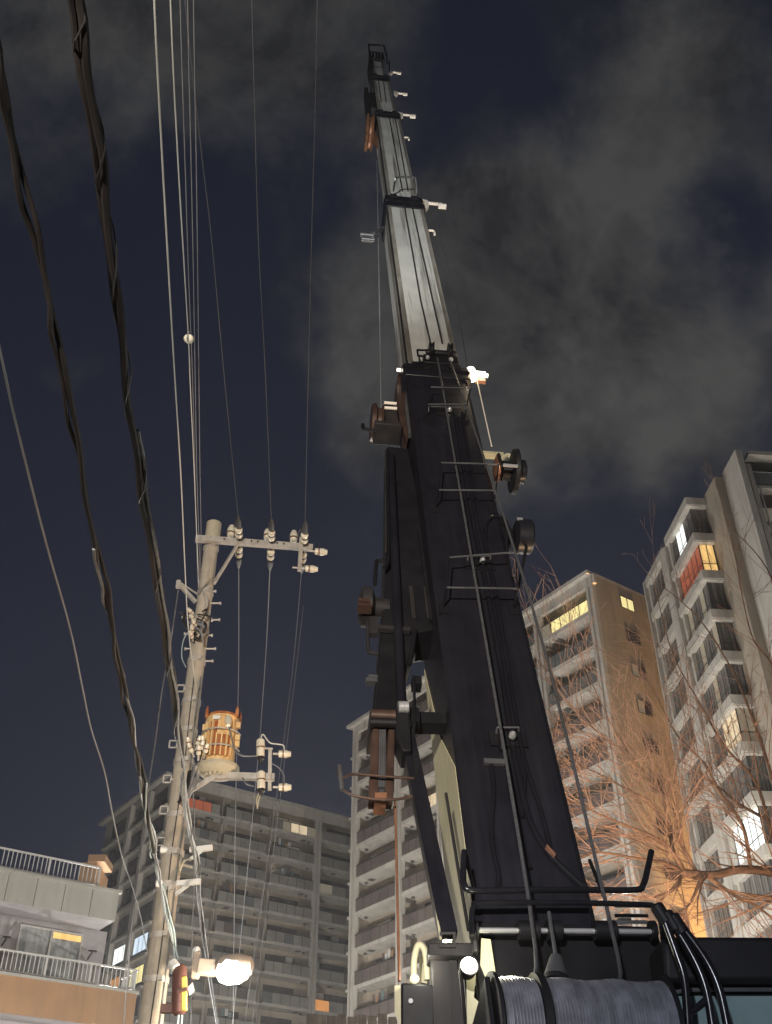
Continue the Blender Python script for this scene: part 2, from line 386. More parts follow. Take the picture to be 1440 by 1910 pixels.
ly, lw, lo_, lr = 'lit_yellow', 'lit_warm', 'lit_orange', 'lit_red'
C0 = V((15.9, 65.8, 0))
litM = {(0, 0, j): ly for j in range(0, 4)}; litM[(0, 0, 4)] = 'lit_dim'; litM[(0, 0, 'w')] = 'lit_warm'
litM.update({(3, 3, 0): 'lit_warm', (3, 3, 1): 'lit_warm', (3, 3, 'w'): 'lit_warm', (5, 3, 'w'): 'lit_dim'})
for k in range(3, 9): litM[(k, 0)] = 'rail_brown'
for k in range(0, 9):
    for b in (3, 4): litM.setdefault((k, b), 'rail_brown')
tm, PM = tower('apartment_tower', 'tall beige apartment tower behind the crane boom, with a blank side wall of small windows', C0, eU, eV, 32.9,
               [.38, 6.4, 13.0, 19.7, 25.6, 32.5], 6.3, 46.1, 15, 2.97, 9, 'tower_wall', 'tower_wall', 'tower_white', 'rail_glass', litM)
for k in range(12):                               # windows of the blank side wall
    z = 46.1-3.25-k*2.97+1.05
    f = MB()
    for a, b, c, d in ((2.8, 1.5, z, .07), (2.8, 1.5, z+1.05, .07)): f.ob(C0+eV*a-eU*.035+ZV*c, eV*b, eU*.05, ZV*d)
    for a in (2.8, 3.52, 4.23): f.ob(C0+eV*a-eU*.032+ZV*(z+.07), eV*.07, eU*.05, ZV*.98)
    w = part(tm, 'window', f, 'dark_frame')
    for j in (0, 1):
        part(w, 'window_pane', MB().ob(C0+eV*(2.87+.72*j)-eU*.012+ZV*(z+.07), eV*.65, eU*.02, ZV*.98), ly if k in (0, 9) else ('lit_dim' if (k in (2, 3) and j == 0) else 'window_glass'))

K0 = V((-22.7, 104.3, 0))
litL = {(0, 2, 2): 'lit_warm', (0, 2, 3): 'lit_warm', (0, 2, 4): 'lit_dim', (0, 2, 1): 'lit_dim', (0, 0, 1): lr, (0, 0, 2): lr, (0, 0, 3): 'lit_red',
        (6, 3, 0): 'lit_orange', (2, 3, 0): 'lit_dim'}
tl, PL = tower('apartment_block', 'wide grey apartment block in the distance behind the utility pole', K0, eV, eU, 28.5,
               [.38, 6.2, 12.2, 18.4, 28.1], 17.8, 46.0, 15, 2.97, 9, 'tower_wall', 'annex_grey', 'annex_grey', 'rail_grey', litL, npan=5, thin=(1, 2))
# left end of the grey block: pillars, slabs and dark openings
for t in (4.6, 9.6):
    part(tl, 'pillar', MB().ob(K0+eU*t-eV*.5, eU*.8, eV*.49, ZV*45.6), 'annex_grey')
for k in range(9):
    z = 46-3.25-k*2.97
    part(tl, 'ledge', MB().ob(K0+eU*.2-eV*.45+ZV*(z-.2), eU*17, eV*.44, ZV*.24), 'annex_grey')
    for t, w in ((1.0, 3.2), (5.6, 3.6), (11, 4.5)):
        mm = 'window_glass'
        if k == 5 and t == 1.0: mm = 'lit_blue'
        if k == 5 and t == 5.6: mm = 'lit_white'
        if k == 6 and t == 1.0: mm = 'lit_yellow'
        if k == 6 and t == 5.6: mm = 'lit_orange'
        f = part(tl, 'window', MB().ob(K0+eU*t-eV*.06+ZV*(z+.5), eU*w, eV*.05, ZV*1.7), 'dark_frame')
        for j in range(3):
            part(f, 'window_pane', MB().ob(K0+eU*(t+.08+j*w/3)-eV*.085+ZV*(z+.58), eU*(w/3-.16), eV*.02, ZV*1.54), mm)
part(tl, 'end_eave', MB().ob(K0-eV*1.0-eU*.3+ZV*45.69, eV*.64, eU*18.4, ZV*.3), 'annex_grey')

# ------------------------------------------------------------------ white tower with bay windows (right)
pD = V((-.083, .9965, 0)).normalized(); qR = V((pD.y, -pD.x, 0))
FB = V((21.8, 54.0, 0)); FZ = 45.0
fr = thing('bay_window_tower', 'white apartment tower with stacked bay windows and a tall white fin at the right edge', 'apartment tower', FB)
PF = lambda q, p, z: FB+qR*q+pD*p+ZV*z          # q right, p away from the camera
part(fr, 'wall', MB().ob(PF(0, -1.1, 0), qR*.75, pD*12.3, ZV*FZ), 'tower_wall')
part(fr, 'rear_wall', MB().ob(PF(.75, -.6, 0), qR*14, pD*11.8, ZV*(FZ-.3)), 'tower_wall')
part(fr, 'fin', MB().ob(PF(.6, -3.55, 0), qR*.42, pD*2.95, ZV*(FZ+.35)), 'tower_white')
part(fr, 'fin', MB().ob(PF(1.22, -3.3, 0), qR*.3, pD*2.7, ZV*(FZ-.6)), 'tower_white')
part(fr, 'pillar', MB().ob(PF(-1.5, 5.75, 0), qR*1.5, pD*1.1, ZV*(FZ-.9)), 'tower_white')
part(fr, 'pillar', MB().ob(PF(-1.34, 11.21, 0), qR*1.34, pD*.22, ZV*(FZ-.3)), 'tower_white')  # added to cover the sodium lamp's glints on the slab ends
litF = {0: 'lit_white', 1: 'lit_red', 5: 'lit_warm', 7: 'lit_white'}
for k in range(13):
    z = FZ-.45-k*2.97
    for q0, p0, ln, big in ((-1.35, .95, 4.8, 1), (-1.2, 6.85, 4.3, 0)):
        bay = part(fr, 'bay_slab', MB().ob(PF(q0, p0, z-.5), qR*(-q0-.005), pD*ln, ZV*.5), 'tower_white')
        if k > 10: continue
        part(bay, 'upstand', MB().ob(PF(q0-.06, p0-.06, z-.42), qR*.1, pD*(ln+.06), ZV*.62), 'tower_white')
        if big: part(bay, 'upstand', MB().ob(PF(q0+.04, p0-.06, z-.42), qR*(-q0-.04), pD*.1, ZV*.62), 'tower_white')
        part(bay, 'side_fin', MB().ob(PF(q0+.05, p0+ln-.5, z-2.97), qR*(-q0-.05), pD*.3, ZV*2.47), 'tower_white')
        lm = litF.get(k) if big else None
        fm = MB(); npn = 5
        zz, hh = z-2.75, 2.23
        pa, pb_ = p0+.35, p0+ln-.55
        w = (pb_-pa)/npn
        for j in range(npn+1): fm.ob(PF(q0+.28, pa+j*w-.03, zz), qR*.06, pD*.06, ZV*hh)
        fm.ob(PF(q0+.283, pa, zz+.72), qR*.05, pD*(pb_-pa), ZV*.06); fm.ob(PF(q0+.283, pa, zz-.05), qR*.05, pD*(pb_-pa), ZV*.07)
        fm.ob(PF(q0+.34, pa-.034, zz+.72), qR*(-q0-.35), pD*.05, ZV*.06); fm.ob(PF(-.09, pa-.032, zz), qR*.07, pD*.06, ZV*hh)
        fm.ob(PF(q0/2+.1, pa-.036, zz), qR*.05, pD*.05, ZV*hh)
        fm.ob(PF(q0+.34, pa-.034, zz-.05), qR*(-q0-.35), pD*.05, ZV*.07)
        wn = part(bay, 'window_frame', fm, 'dark_frame')
        for j in range(npn):
            on = lm if (lm and (k != 0 or 1 < j < 4) and (k != 5 or j < 3)) else 'curtained_glass'
            if lm is None and k in (2, 3, 4) and (j+k) % 3 == 0 and big: on = 'lit_dim'
            part(bay, 'window_pane', MB().ob(PF(q0+.30, pa+j*w+.03, zz), qR*.02, pD*(w-.06), ZV*hh), on)
        on = {1: 'lit_orange_bright', 5: 'lit_dim'}.get(k, 'curtained_glass') if big else 'curtained_glass'
        part(bay, 'window_pane', MB().ob(PF(q0+.36, pa-.02, zz), qR*(-q0-.46), pD*.02, ZV*hh), on)
for k in range(6):                                # balconies right of the fin
    z = FZ-2.2-k*2.97
    b = part(fr, 'balcony', MB().ob(PF(1.53, -3.1, z-.22), qR*9, pD*2.5, ZV*.22), 'tower_white')
    for j in range(5):
        part(b, 'balcony_panel', MB().ob(PF(1.6+j*1.75, -3.07, z+.1), qR*1.7, pD*.03, ZV*1.0), 'lit_dim' if k > 0 else 'rail_glass')
    part(b, 'handrail', MB().ob(PF(1.55, -3.1, z+1.1), qR*8.9, pD*.08, ZV*.05), 'alu_frame')
    part(b, 'balcony_door', MB().ob(PF(3.0, -.66, z+.02), qR*2.4, pD*.05, ZV*2.1), lw if k in (2,) else 'window_glass')
    part(b, 'downpipe', MB().tube([PF(1.75, -3.2, z-3.1), PF(1.75, -3.2, z-.2)], .06, 8), 'alu_frame')
part(fr, 'roof_slab', MB().ob(PF(1.55, -3.4, FZ+.15), qR*12, pD*11, ZV*.3), 'tower_white')

# ------------------------------------------------------------------ near house with balconies (left)
NB = V((-8.77, 39.0, 0)); nU = -eV; nI = eU                     # along the front to the left; inward
PN = lambda s, t, z: NB+nU*s+nI*t+ZV*z
nh = thing('balcony_house', 'low house with white balcony railings at the lower left', 'house', NB)
part(nh, 'wall', MB().ob(PN(.85, 1.55, 0), nU*23.7, nI*9, ZV*12.35), 'house_wall')
lb = part(nh, 'lower_balcony', MB().ob(PN(0, 0, 8.95), nU*22, nI*.22, ZV*1.1), 'house_tan', label='tan rendered balcony front')
part(lb, 'coping', MB().ob(PN(-.06, -.05, 10.05), nU*22, nI*.33, ZV*.09), 'house_panel')
part(lb, 'floor_slab', MB().ob(PN(0, .22, 9.0), nU*22, nI*1.33, ZV*.2), 'house_wall')
part(lb, 'balcony_end', MB().ob(PN(0, .22, 9.2), nU*.2, nI*1.3, ZV*.84), 'house_tan')
ub = part(nh, 'upper_balcony', MB().ob(PN(1.2, .06, 12.35), nU*22, nI*1.5, ZV*.18), 'house_wall')
w = 1.02
for j in range(12):
    s0 = 1.2+j*w
    part(ub, 'cladding_panel', MB().ob(PN(s0+.012, 0, 12.33), nU*(w-.024), nI*.05, ZV*.98), 'house_panel')
part(ub, 'coping', MB().ob(PN(1.12, -.06, 13.31), nU*14, nI*.26, ZV*.1), 'house_panel')
part(ub, 'parapet', MB().ob(PN(1.2, .055, 12.53), nU*14, nI*.12, ZV*.78), 'house_wall')
def railing(s0, s1, t, z, h, name, posts, step=.155):
    r = part(nh, name, MB().ob(PN(s0, t, z+h-.05), nU*(s1-s0), nI*.06, ZV*.06), 'rail_white')
    part(r, 'bottom_rail', MB().ob(PN(s0, t+.01, z+.06), nU*(s1-s0), nI*.04, ZV*.04), 'rail_white')
    for p in posts: part(r, 'rail_post', MB().ob(PN(p, t-.005, z), nU*.07, nI*.07, ZV*(h-.05)), 'rail_white')
    s = s0+step
    while s < s1:
        if all(abs(s-p) > .1 for p in posts): part(r, 'baluster', MB().ob(PN(s, t+.018, z+.1), nU*.028, nI*.028, ZV*(h-.15)), 'rail_white')
        s += step
    return r
railing(2.02, 12, .06, 13.4, .72, 'upper_railing', (2.02, 3.9, 5.8, 7.7, 9.6))
railing(.05, 12, .06, 10.13, .72, 'lower_railing', (.08, 1.75, 3.35, 5.05, 6.7, 8.4))
sr = part(nh, 'side_railing', MB().ob(PN(.02, .1, 10.8), nU*.05, nI*1.4, ZV*.06), 'rail_white')
for j in range(8): part(sr, 'baluster', MB().ob(PN(.03, .25+j*.16, 10.15), nU*.028, nI*.028, ZV*.66), 'rail_white')
# sliding window, brackets, roof hut
for s0, ww in ((1.75, 2.35), (5.4, 2.4)):
    f = MB(); z0, z1 = 10.2, 12.05; t = 1.47
    for a, b, c, d in ((0, ww, z1, .06), (0, ww, z0, .06)): f.ob(PN(s0+a, t, c), nU*b, nI*.06, ZV*d)
    for a in (0, ww/2-.03, ww-.06): f.ob(PN(s0+a, t-.004, z0+.06), nU*.06, nI*.06, ZV*(z1-z0-.06))
    sw = part(nh, 'sliding_window', f, 'alu_frame')
    for j in (0, 1):
        part(sw, 'window_pane', MB().ob(PN(s0+.06+j*ww/2, t+.03, z0+.06), nU*(ww/2-.1), nI*.02, ZV*(z1-z0-.06)), 'curtain')
    part(sw, 'lit_transom', MB().ob(PN(s0+.07, t+.012, z1-.22), nU*(ww/2-.13), nI*.015, ZV*.2), 'lit_orange_bright')
for s0 in (1.45, 4.6):
    part(nh, 'laundry_bracket', MB().bar(PN(s0, 1.5, 11.6), PN(s0-.05, .85, 11.45), .05).bar(PN(s0, 1.5, 11.3), PN(s0-.02, 1.2, 11.5), .04), 'dark_frame')
part(nh, 'roof_hut', MB().ob(PN(5.9, 3.2, 12.4), nU*12, nI*4, ZV*1.85), 'house_panel')
part(nh, 'roof_stair', MB().bar(PN(2.5, 2.0, 13.9), PN(4.4, 2.0, 13.2), .08).bar(PN(2.5, 2.0, 13.6), PN(4.4, 2.0, 12.9), .08), 'dark_frame')
hb = WY(182, 1612, 60)
rh = thing('rooftop_cabin', 'small amber lit rooftop cabin peeking over the balcony railing', 'cabin', V((hb.x, hb.y, 0)))
part(rh, 'tower', MB().ob(V((hb.x-1.0, hb.y, 0)), (.95, 0, 0), (0, 3, 0), (0, 0, hb.z+.1)), 'house_tan')
part(rh, 'cornice', MB().ob(V((hb.x-.55, hb.y-.2, hb.z+.1)), (1.0, 0, 0), (0, 2, 0), (0, 0, .4)), 'house_tan')

# ------------------------------------------------------------------ utility pole
PX, PYD = -2.74, 13.1
PB = V((PX, PYD, 0))
PT = lambda px, py, dy=0.: WY(px, py, PYD+dy)
up = thing('utility_pole', 'weathered concrete utility pole with a crossarm of insulators', 'utility pole', PB)
ztop = PT(397, 978).z
def prad(z): return .165-.0052*z
def PC(z, a=0., r=0.):                            # point round the pole axis, a = degrees from the right towards the camera
    a = math.radians(a); return V((PX+math.cos(a)*r, PYD-math.sin(a)*r, z))
part(up, 'shaft', MB().lathe(PB, ZV, [(0, prad(0)), (ztop*.5, prad(ztop*.5)), (ztop-.02, prad(ztop)), (ztop, prad(ztop)-.02)], 28), 'concrete_pole')
part(up, 'cap', MB().lathe(PB+ZV*(ztop-.42), ZV, [(0, prad(ztop)+.012), (.43, prad(ztop)+.012), (.44, .06)], 24), 'transformer_base')
for z in (ztop-.5, ztop-1.35, 9.35, 8.85, 8.2, 7.75, 7.3, 6.55, 6.05, 5.6, 5.05, 4.55, 3.9):
    part(up, 'band', MB().lathe(PB+ZV*z, ZV, [(0, prad(z)+.006), (.0, prad(z)+.013), (.07, prad(z)+.013), (.07, prad(z)+.006)], 24).box(PC(z+.035, 65, prad(z)+.03), (.05, 0, 0), (0, .05, 0), (0, 0, .06)), 'galvanised')
cA = V((.99, .139, 0)).normalized(); fA = V((-cA.y, cA.x, 0))
zA = PT(396, 1020).z
ARM = lambda s, f=0., dz=0.: V((PX, PYD, zA+dz))+cA*s+fA*f
ca = part(up, 'crossarm', MB().ob(ARM(-.24, -.235, -.045), cA*1.82, fA*.09, ZV*.09), 'galvanised')
for s in (.62, .72, 1.02, 1.12, .2): part(ca, 'bolt', MB().lathe(ARM(s, -.236, .0), -fA, [(0, .014), (.02, .014)], 8), 'dark_frame')
part(up, 'brace', MB().bar(ARM(.42, -.19, -.03), PC(zA-.72, 20, prad(9)+.01), .05, .03), 'galvanised')
part(up, 'drop_strut', MB().ob(ARM(1.36, -.29, -.50), cA*.06, fA*.05, ZV*.62), 'galvanised')
wN = V((.79, -9.1, -.15)).normalized(); wF = V((-.12, .993, -.02)).normalized()
def bells(p, d, n=2):
    m = MB()
    for i in range(n):
        m.lathe(p+d*(.10+i*.13), d, [(0, .018), (.005, .05), (.03, .062), (.075, .058), (.095, .03), (.10, .02)], 16)
    return m
HV = (.43, .93, 1.44)
hvN, hvF = [], []
for s in HV:
    for d, lst, f in ((wN, hvN, -.24), (wF, hvF, -.14)):
        p = ARM(s, f, .0)
        ins = part(up, 'strain_insulator', bells(p, d), 'porcelain')
        part(ins, 'link', MB().tube([p, p+d*.5], .013, 8), 'rubber')
        part(ins, 'collar', MB().lathe(p+d*.2, d, [(0, .03), (.0, .05), (.03, .05), (.03, .03)], 12), 'rubber')
        part(ins, 'cover', MB().lathe(p+d*.36, d, [(0, .02), (.03, .05), (.16, .045), (.3, .014)], 10), 'sleeve_grey')
        lst.append(p+d*.62)
def pin(p, d, sc=1., par=None, h=.2):
    i = part(par or up, 'pin_insulator', MB().lathe(p+d*.05, d, [(0, .03*sc), (.01, .055*sc), (.05, .058*sc), (.055, .045*sc), (.075, .045*sc), (.08, .062*sc), (h-.06, .062*sc), (h-.04, .05*sc), (h, .04*sc)], 16), 'porcelain')
    part(i, 'pin', MB().tube([p-d*.02, p+d*.06], .016, 8), 'galvanised')
    part(i, 'wire_tie', MB().lathe(p+d*(.11), d, [(0, .062*sc), (0, .066*sc), (.012, .066*sc), (.012, .062*sc)], 14), 'copper_and_lit_orange')
    return i
for s in (.29, .86, 1.27): pin(ARM(s, -.19, .045), ZV, 1.0)
pin(ARM(1.56, -.19, -.06), cA, .95); pin(ARM(1.42, -.27, -.45), cA, .9)
part(up, 'tie_rod', MB().tube([ARM(1.28, -.27, -.45), ARM(1.45, -.27, -.45)], .014, 6), 'galvanised')
# jumper leads
for i, s in enumerate(HV):
    part(up, 'jumper', MB().tube(smooth([ARM(s, -.7, .0), ARM(s+.05, -.5, .22), ARM(s-.1, -.2, .27), ARM(s+.02, .1, .18), ARM(s, .35, .0)]), .008, 6), 'wire_dim')
# left service arm
a0, a1 = PC(zA-1.0, 170, .1), PT(334, 1090, -.25)
part(up, 'service_arm', MB().bar(a0+V((0, -.1, -.1)), a1, .05, .05).bar(a0+V((0, -.1, .05)), a1+V((0, 0, .04)), .02).box(a1+V((-.01, 0, .0)), (.06, 0, 0), (0, .05, 0), (0, 0, .13)), 'galvanised')
# step bolts and hooks
for px, py, dx in ((391, 1103, 1), (400, 1125, 1), (398, 1156, 1), (384, 1185, 1), (390, 1210, 1), (385, 1233, 1), (352, 1152, -1), (356, 1182, -1), (357, 1210, -1)):
    p = PT(px, py, -.02); q = V((PX+dx*.08, PYD-.02, p.z))
    part(up, 'step_bolt', MB().tube([q, V((p.x+dx*.08, p.y, p.z))], .013, 8).lathe(V((p.x+dx*.08, p.y, p.z)), V((dx, 0, 0)), [(0, .024), (.02, .024)], 8), 'galvanised')
for px, py in ((337, 1284), (323, 1388), (312, 1453), (306, 1511), (300, 1570)):
    c = PT(px, py, -.08); m = MB()
    for a, b in (((-.05, -.05), (.05, -.05)), ((.05, -.05), (.05, .05)), ((.05, .05), (-.05, .05)), ((-.05, .05), (-.05, -.05))):
        m.bar(c+V((a[0], 0, a[1])), c+V((b[0], 0, b[1])), .018)
    m.bar(c+V((.05, 0, 0)), V((PX-.05, PYD-.06, c.z-.02)), .02)
    part(up, 'cable_hook', m, 'galvanised')
for (xk, x0, x1, py) in ((303, 362, 396, 1583), (295, 338, 374, 1646)):
    a, b, k = PT(x0, py, -.2), PT(x1, py-2, -.2), PT(xk, py+2, -.12)
    ar = part(up, 'cable_arm', MB().bar(a-V((.06, -.05, 0)), b, .05, .065), 'label_white')
    part(ar, 'arm_brace', MB().bar(PT(x0-10, py+22, -.16), PT(x0+14, py+4, -.2), .02, .04), 'label_white')
    part(ar, 'arm_knob', MB().lathe(k, V((1, .1, 0)), [(-.03, .03), (-.02, .045), (.05, .045), (.1, .02)], 12), 'label_white')
    part(ar, 'arm_band', MB().lathe(V((PX, PYD, a.z-.03)), ZV, [(0, prad(a.z)+.008), (0, prad(a.z)+.02), (.075, prad(a.z)+.02), (.075, prad(a.z)+.008)], 24), 'galvanised')
part(up, 'cable_clamp', MB().tube([PT(335, 1625, -.2), PT(344, 1605, -.22), PT(356, 1602, -.24)], .014, 6).tube([PT(338, 1612, -.2), PT(358, 1618, -.25)], .014, 6), 'transformer_base')
# low-voltage rack and tangle of leads
for k in range(5):
    c = PT(366+random.uniform(-7, 7), 1150+k*11, -.22); pin(c, V((random.uniform(-.6, .6), -.8, .2)).normalized(), .55, h=.13)
for k in range(13):
    a = PT(366+random.uniform(-16, 16), 1135+random.uniform(-8, 40), -.2); b = PT(372+random.uniform(-22, 22), 1175+random.uniform(-20, 25), -.22)
    mid = (a+b)/2+V((random.uniform(-.15, .15), -.12, random.uniform(-.12, .1)))
    part(up, 'lead', MB().tube(smooth([a, mid, b], 5), random.choice((.012, .016, .022)), 6), random.choice(('rubber', 'sleeve_grey', 'wire_grey', 'cable_sheath')))
part(up, 'lead', MB().tube(smooth([PT(353, 1175, -.2), PT(342, 1195, -.2), PT(339, 1225, -.2), PT(347, 1245, -.2)]), .008, 6), 'cable_blue')
part(up, 'lead', MB().tube(smooth([PT(380, 1105, -.17), PT(386, 1120, -.2), PT(384, 1140, -.2), PT(396, 1158, -.2)]), .024, 8), 'galvanised')
for k, (m_, r_) in enumerate((('cable_sheath', .011), ('sleeve_grey', .008))):
    pts = []
    for j in range(9):
        z = 8.6-j*.62; pts.append(PC(z, 38+k*40+4*math.sin(j*1.7+k), prad(z)+r_*.9))
    part(up, 'riser_cable', MB().tube(smooth(pts, 3), r_, 6), m_)
for k in range(4):                                  # wavy bundle in front of the lower pole
    pts = [PT(300+k*2, 1650, -.25), PT(306+k*3, 1690, -.24), PT(312+3*k, 1725, -.24), PT(322+2*k, 1760, -.22), PT(326+k*2, 1790, -.2)]
    part(up, 'riser_cable', MB().tube(smooth([p+V((random.uniform(-.02, .02), 0, 0)) for p in pts], 4), .014, 6), random.choice(('cable_blue', 'sleeve_grey')))
for k in range(5):
    a = PT(352+4*k, 1430+random.uniform(-15, 10), -.2); b = PT(332+4*k, 1490+random.uniform(-5, 15), -.2)
    part(up, 'lead', MB().tube(smooth([a, (a+b)/2+V((.05, -.1, -.05)), b], 5), .014, 6), random.choice(('rubber', 'wire_grey', 'cable_sheath')))

# ------------------------------------------------------------------ transformer hung from the pole
tc_ = PT(411, 1392, -.12); zt, zb = PT(412, 1340, -.12).z, PT(410, 1428, -.12).z
TB = V((tc_.x, tc_.y, zb)); TR = .205; TH = zt-zb
tf = thing('pole_transformer', 'rust streaked cream transformer can hung on the utility pole', 'transformer', TB)
part(tf, 'tank', MB().lathe(TB, ZV, [(0, TR), (TH-.06, TR), (TH-.05, TR+.02), (TH, TR+.02), (TH+.04, TR*.8), (TH+.055, TR*.3)], 32), 'transformer_paint')
part(tf, 'lid', MB().lathe(TB+ZV*(TH-.03), ZV, [(0, TR+.028), (.03, TR+.028), (.075, TR*.75), (.09, .05)], 32), 'transformer_rust')
for a0_, a1_, hz in ((200, 262, TH-.13), (262, 318, TH-.33)):        # rusted radiator bays between the fins
    m = MB(); st_ = 8; ring = []
    for q in range(st_+1):
        a = math.radians(a0_+(a1_-a0_)*q/st_); ring.append((math.cos(a), math.sin(a)))
    m.loft([TB+V((c_, s_, 0))*(TR-.01)+ZV*.06 for c_, s_ in ring]+[TB+V((c_, s_, 0))*(TR+.012)+ZV*.06 for c_, s_ in reversed(ring)],
           [TB+V((c_, s_, 0))*(TR-.01)+ZV*hz for c_, s_ in ring]+[TB+V((c_, s_, 0))*(TR+.012)+ZV*hz for c_, s_ in reversed(ring)])
    part(tf, 'radiator_bay', m, 'transformer_rust')
for k in range(8):
    a = math.radians(196+k*17); d = V((math.cos(a), math.sin(a), 0)); x = V((-d.y, d.x, 0))
    hgt = (TH-.17) if k < 4 else (TH-.37)
    part(tf, 'cooling_fin', MB().ob(TB+d*(TR-.005)-x*.009+ZV*.05, x*.018, d*.05, ZV*hgt), 'fin_cream')
for z in (.28*TH, .62*TH):
    pts = [TB+V((math.cos(a), math.sin(a), 0))*(TR+.058)+ZV*z for a in [math.radians(140+i*12) for i in range(19)]]
    part(tf, 'belt', MB().tube(pts, .011, 6), 'galvanised')
for a in (205, 330, 20, 165):
    d = V((math.cos(math.radians(a)), math.sin(math.radians(a)), 0))
    part(tf, 'lid_lug', MB().box(TB+d*(TR+.03)+ZV*(TH+.02), (.04, 0, 0), (0, .04, 0), (0, 0, .12)).lathe(TB+d*(TR+.03)+ZV*(TH+.07), ZV, [(0, .02), (.07, .004)], 8), 'transformer_rust')
for a, zf in ((186, .78), (186, .55), (345, .8), (350, .55), (350, .42)):
    d = V((math.cos(math.radians(a)), math.sin(math.radians(a)), 0))
    part(tf, 'side_lug', MB().box(TB+d*(TR+.03)+ZV*TH*zf, (.06, 0, 0), (0, .05, 0), (0, 0, .08)), 'transformer_paint')
bp = TB+V((.11, -TR-.03, TH*.80))
bu = part(tf, 'bushing', MB().lathe(bp, V((.15, -.5, -.85)), [(-.05, .045), (.03, .05), (.1, .035), (.14, .028)], 14), 'porcelain')
part(tf, 'plate', MB().box(TB+V((-.05, -TR-.03, TH*.86)), (.1, 0, 0), (0, .01, 0), (0, 0, .05)), 'label_white')
part(tf, 'base_plate', MB().lathe(TB-ZV*.11, ZV, [(-.05, TR*.6), (-.02, TR+.03), (.04, TR+.08), (.085, TR+.08), (.10, TR+.02)], 32), 'transformer_base')
for k in range(7):
    a = math.radians(200+k*22); part(tf, 'base_bolt', MB().lathe(TB+V((math.cos(a), math.sin(a), 0))*(TR*.8)-ZV*.19, ZV, [(0, .02), (.06, .02)], 8), 'transformer_base')
c = PT(442, 1447, -.2); e = PT(512, 1450, -.2)
hb_ = part(tf, 'hanger_beam', MB().bar(c-V((.35, 0, 0)), e, .08, .085), 'galvanised')
part(tf, 'hanger_brace', MB().bar(PT(352, 1478, -.22), PT(405, 1444, -.24), .045, .05).bar(PT(350, 1462, -.2), PT(374, 1420, -.22), .03).bar(PT(364, 1468, -.2), PT(378, 1410, -.22), .03), 'galvanised')
ch = part(tf, 'fuse_channel', MB().bar(PT(504, 1396, -.26), PT(503, 1474, -.26), .05, .045), 'galvanised')
for px, y0, y1 in ((486, 1412, 1378), (487, 1472, 1438)):
    a, b = PT(px, y0, -.3), PT(px, y1, -.3); hh = (b-a).length
    f = part(tf, 'fuse_cutout', MB().lathe(a, b-a, [(0, .05), (.02, .055), (hh*.45, .055), (hh*.47, .048), (hh*.52, .048), (hh*.54, .06), (hh*.9, .055), (hh, .03)], 16), 'porcelain')
    part(f, 'fuse_band', MB().lathe(a+(b-a)*.48, b-a, [(0, .05), (0, .058), (.02, .058), (.02, .05)], 14), 'copper_and_lit_orange')
    part(f, 'fuse_cap', MB().lathe(a, a-b, [(-.01, .05), (.03, .05), (.05, .03), (.09, .02)], 12), 'rubber')
    part(f, 'fuse_arm', MB().tube([(a+b)/2, (a+b)/2+V((.16, .03, 0))], .014, 6), 'galvanised')
for px, py in ((512, 1406), (512, 1468)): pin(PT(px, py, -.27), V((1, .05, 0)).normalized(), .85, par=tf, h=.17)
part(tf, 'fuse_lead', MB().tube(smooth([PT(487, 1376, -.3), PT(491, 1370, -.3), PT(503, 1385, -.3), PT(518, 1388, -.3), PT(529, 1391, -.28), PT(530, 1404, -.28)]), .009, 6), 'wire_pale')
part(tf, 'fuse_lead', MB().tube(smooth([bp+V((.02, -.06, -.1)), PT(434, 1385, -.36), PT(440, 1402, -.36), PT(455, 1410, -.35), PT(478, 1410, -.32)]), .011, 6), 'cable_sheath')
part(tf, 'fuse_lead', MB().tube(smooth([PT(452, 1450, -.3), PT(460, 1462, -.3), PT(474, 1466, -.3)]), .011, 6), 'cable_sheath')
part(tf, 'fuse_lead', MB().tube(smooth([PT(507, 1424, -.28), PT(520, 1432, -.28), PT(529, 1445, -.28), PT(530, 1462, -.28)]), .007, 6), 'wire_grey')
part(tf, 'hook_stick_cord', MB().tube(smooth([PT(486, 1475, -.3), PT(479, 1490, -.3), PT(480, 1508, -.3)]), .008, 5).tube(smooth([PT(488, 1475, -.3), PT(483, 1492, -.3), PT(480, 1508, -.3)]), .008, 5), 'transformer_base')
for k, (px, py) in enumerate(((355, 1400), (361, 1410), (366, 1397), (372, 1406), (378, 1398), (381, 1412), (370, 1416))):
    pin(PT(px, py, -.32), V((random.uniform(-.5, .5), -.4, .7)).normalized(), .6, par=tf, h=.13)

# ------------------------------------------------------------------ street lamp on the pole
sl_ = thing('street_lamp', 'lit street lamp head on a short arm fixed to the utility pole', 'street lamp', PT(360, 1806, -.25))
part(sl_, 'arm', MB().tube([PC(PT(330, 1805).z, 20, .1), PT(345, 1806, -.22), PT(372, 1804, -.25)], .02, 8), 'galvanised')
hp, hq = PT(370, 1803, -.25), PT(402, 1806, -.25)
part(sl_, 'housing', MB().bar(hp, hq, .17, .17).box(PT(366, 1800, -.25), (.09, 0, 0), (0, .1, 0), (0, 0, .3)), 'lamp_housing', bevel=.015)
part(sl_, 'sensor', MB().lathe(PT(365, 1788, -.25), ZV, [(0, .05), (.1, .05), (.13, .03)], 12), 'label_white')
gp = PT(402, 1807, -.25); ga = (PT(470, 1800, -.25)-gp).normalized()
part(sl_, 'reflector', MB().lathe(gp, ga, [(0, .06), (.08, .13), (.28, .15), (.42, .10), (.45, .02)], 20), 'lamp_housing')
gl = MB(); 
for i in range(1): gl.lathe(gp+V((0, -.015, -.045)), ga, [(.0, .02), (.05, .11), (.14, .15), (.28, .15), (.38, .10), (.43, .01)], 24)
part(sl_, 'diffuser', gl, 'led_glow')
lamp('POINT', gp+ga*.3+V((.0, -.2, -.35)), 110, (1., .93, .72), .12)
